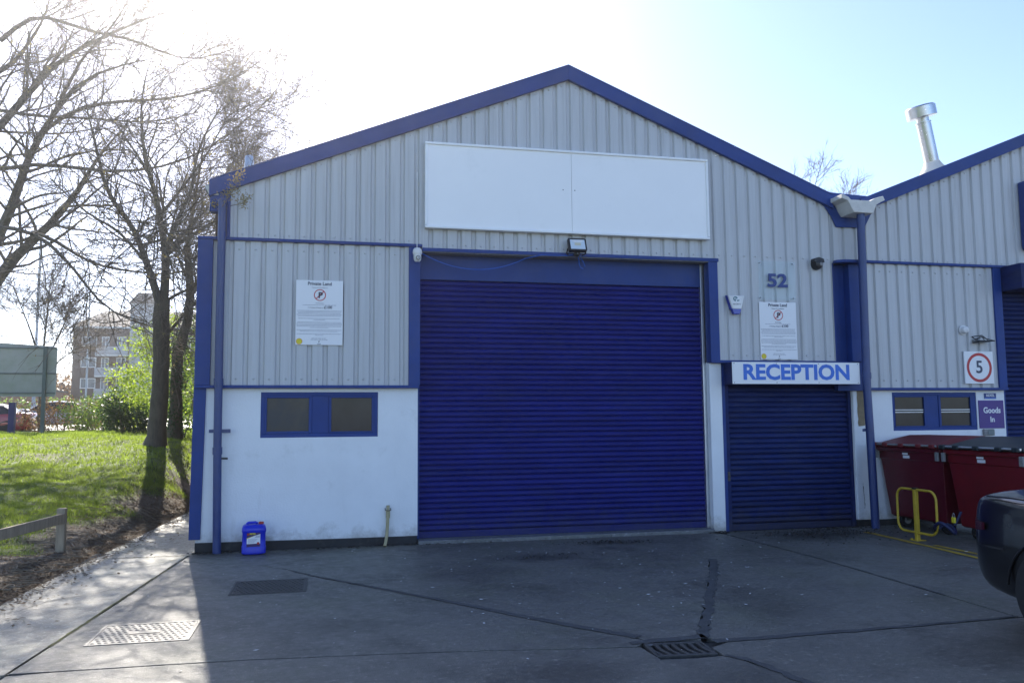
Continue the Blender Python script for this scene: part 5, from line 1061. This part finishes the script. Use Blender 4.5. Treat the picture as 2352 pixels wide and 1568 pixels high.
# ------------------------------------------------------------------ shrubs
def shrub(label, base, blobs, n, size, mat, seed, stems=9, name='shrub', cat='shrub'):
    rng = np.random.default_rng(seed); o = thing(name, label, cat, base)
    cs = []
    wts = np.array([b[3]*b[4]*b[5] for b in blobs], float); wts /= wts.sum()
    for (x, y, z, rx, ry, rz), w_ in zip(blobs, wts):
        k = int(n*w_/9)+1; d = rng.normal(size=(k, 3)); d /= np.linalg.norm(d, axis=1, keepdims=True); r = rng.random(k)**.45
        c = np.array([x, y, z])+d*r[:, None]*np.array([rx, ry, rz]); cs.append(np.repeat(c, 9, 0)+rng.normal(size=(k*9, 3))*size*2.2)
    c = np.concatenate(cs); c = c[c[:, 2] > .02]
    q = npmesh('foliage', *leafcloud(c, size, rng), mat, o); q['kind'] = 'stuff'
    mb = MB()
    for k in range(stems):
        b = blobs[rng.integers(len(blobs))]; e = np.array(b[:3])+rng.normal(size=3)*np.array(b[3:])*.5; s = np.array([b[0]*.5+rng.normal()*.2, b[1], -.1]); m_ = (s+e)/2+rng.normal(size=3)*.12
        mb.tube([tuple(s), tuple(m_), tuple(e)], [.022, .016, .006], 5)
    mb.build('stems', 'bark_twig', o, fix=False); return o
G_ = lambda x, y: float(hgt(x, y))
shrub('bright yellow green leafing shrub behind the thick trunked tree', (-4.2, 18.5, 1.15), [(-.4, 0, 1.2, .9, .8, 1.1), (.3, .3, 2.2, .9, .8, 1.0), (-.5, 0, 2.9, .55, .6, .8), (.3, .3, 3.6, .5, .5, .8), (-.9, 0, 1.9, .6, .6, .5), (.9, .2, 1.0, .5, .6, .9)], 6500, .05, 'leaf_bright', 21)
shrub('tall light green shrub filling the gap beside the building corner', (-2.3, 16.5, 1.1), [(0, 0, 1.0, .9, .7, 1.0), (-.2, 0, 2.3, .8, .6, .9), (.1, 0, 3.4, .7, .6, .9), (.4, 0, 1.6, .6, .6, 1.2)], 6000, .05, 'leaf_mid', 22)
shrub('low dark evergreen bush at the foot of the trees', (-4.6, 17.0, 1.1), [(0, 0, .55, .85, .6, .6), (.8, .1, .4, .6, .5, .45), (-.5, 0, .9, .45, .5, .6)], 4500, .045, 'leaf_dark', 23)
shrub('tangled brown hedge beside the road sign post', (-8.2, 23.5, 1.15), [(-1.0, 0, .8, .9, .5, .8), (0, 0, .75, .9, .5, .75), (1.0, 0, .75, .9, .5, .75), (1.9, 0, .8, .8, .5, .8)], 4200, .045, 'leaf_brown', 24, 40, 'hedge', 'hedge')
shrub('green and brown hedge below the brick flats', (-6.3, 21.5, 1.15), [(-.9, 0, .7, .8, .5, .7), (.0, 0, .8, .8, .5, .75), (.8, 0, 1.0, .7, .5, .9)], 4800, .045, 'leaf_mid', 25, 30, 'hedge', 'hedge')
shrub('dark ivy wrapped round the slimmer trunk', (-2.57, 12.95, 1.12), [(0, 0, .5, .26, .26, .6), (0, 0, 1.5, .25, .25, .7), (0, 0, 2.4, .22, .22, .6)], 1600, .045, 'leaf_dark', 26, 3, 'ivy', 'ivy')
shrub('distant brown autumnal tree clump beside the flats', (-31.5, 95, 2.2), [(0, 0, 2, 3, 3, 3), (3.0, 2, 2.5, 3, 3, 3), (-4, 1, 2, 3, 3, 3)], 3600, .25, 'leaf_brown', 27, 6, 'distant_tree', 'tree')
shrub('distant green hedge along the far side of the road', (-18, 66, 1.9), [(k*2.2-14, 0, .9, 1.6, .8, 1.0) for k in range(14)], 5200, .13, 'leaf_mid', 28, 8, 'hedge', 'hedge')
# pale spring catkins on the overhanging twig
tw = thing('overhanging_twig', 'thin twig with pale yellow spring leaf tufts hanging before the corner downpipe', 'twig', (.13, -.2, 4.31)); inv = Matrix.Translation((-.13, .2, -4.31))
MB().tube([(.07, .3, 4.43), (.10, .0, 4.36), (.13, -.2, 4.31), (.22, -.3, 4.41), (.29, -.4, 4.5), (.36, -.5, 4.61)], [.006, .006, .005, .004, .003, .002], 5).build('stem', 'bark_twig', tw, 0, True).matrix_parent_inverse = inv
rng = np.random.default_rng(31); cl = []
for p, k, s in [((.04, -.1, 4.36), 60, .035), ((.17, -.3, 4.42), 40, .03), ((.22, -.3, 4.46), 60, .04), ((.27, -.38, 4.51), 60, .035), ((.31, -.45, 4.58), 70, .035), ((.36, -.5, 4.66), 50, .03), ((.40, -.45, 4.36), 80, .04), ((.45, -.5, 4.34), 60, .04), ((.42, -.5, 4.27), 50, .03)]: cl.append(np.array(p)+rng.normal(size=(k, 3))*s)
q = npmesh('leaf_tufts', *leafcloud(np.concatenate(cl), .016, rng), 'bud', tw); q.matrix_parent_inverse = inv; q['kind'] = 'stuff'

# ------------------------------------------------------------------ air volume added to imitate lens glare towards the sun
def glare_haze():
    o = MB().box(-164, 164, -74, 244, -3, 19).build('glare_haze', None); o['kind'] = 'stuff'
    m = bpy.data.materials.new('glare_haze'); m.use_nodes = True; t = m.node_tree; N = t.nodes
    N.remove(N['Principled BSDF']); v = N.new('ShaderNodeVolumePrincipled')
    v.inputs['Color'].default_value = (.93, .95, 1, 1); v.inputs['Density'].default_value = .0013; v.inputs['Anisotropy'].default_value = .92
    t.links.new(v.outputs[0], N['Material Output'].inputs['Volume']); o.data.materials.append(m)
glare_haze()
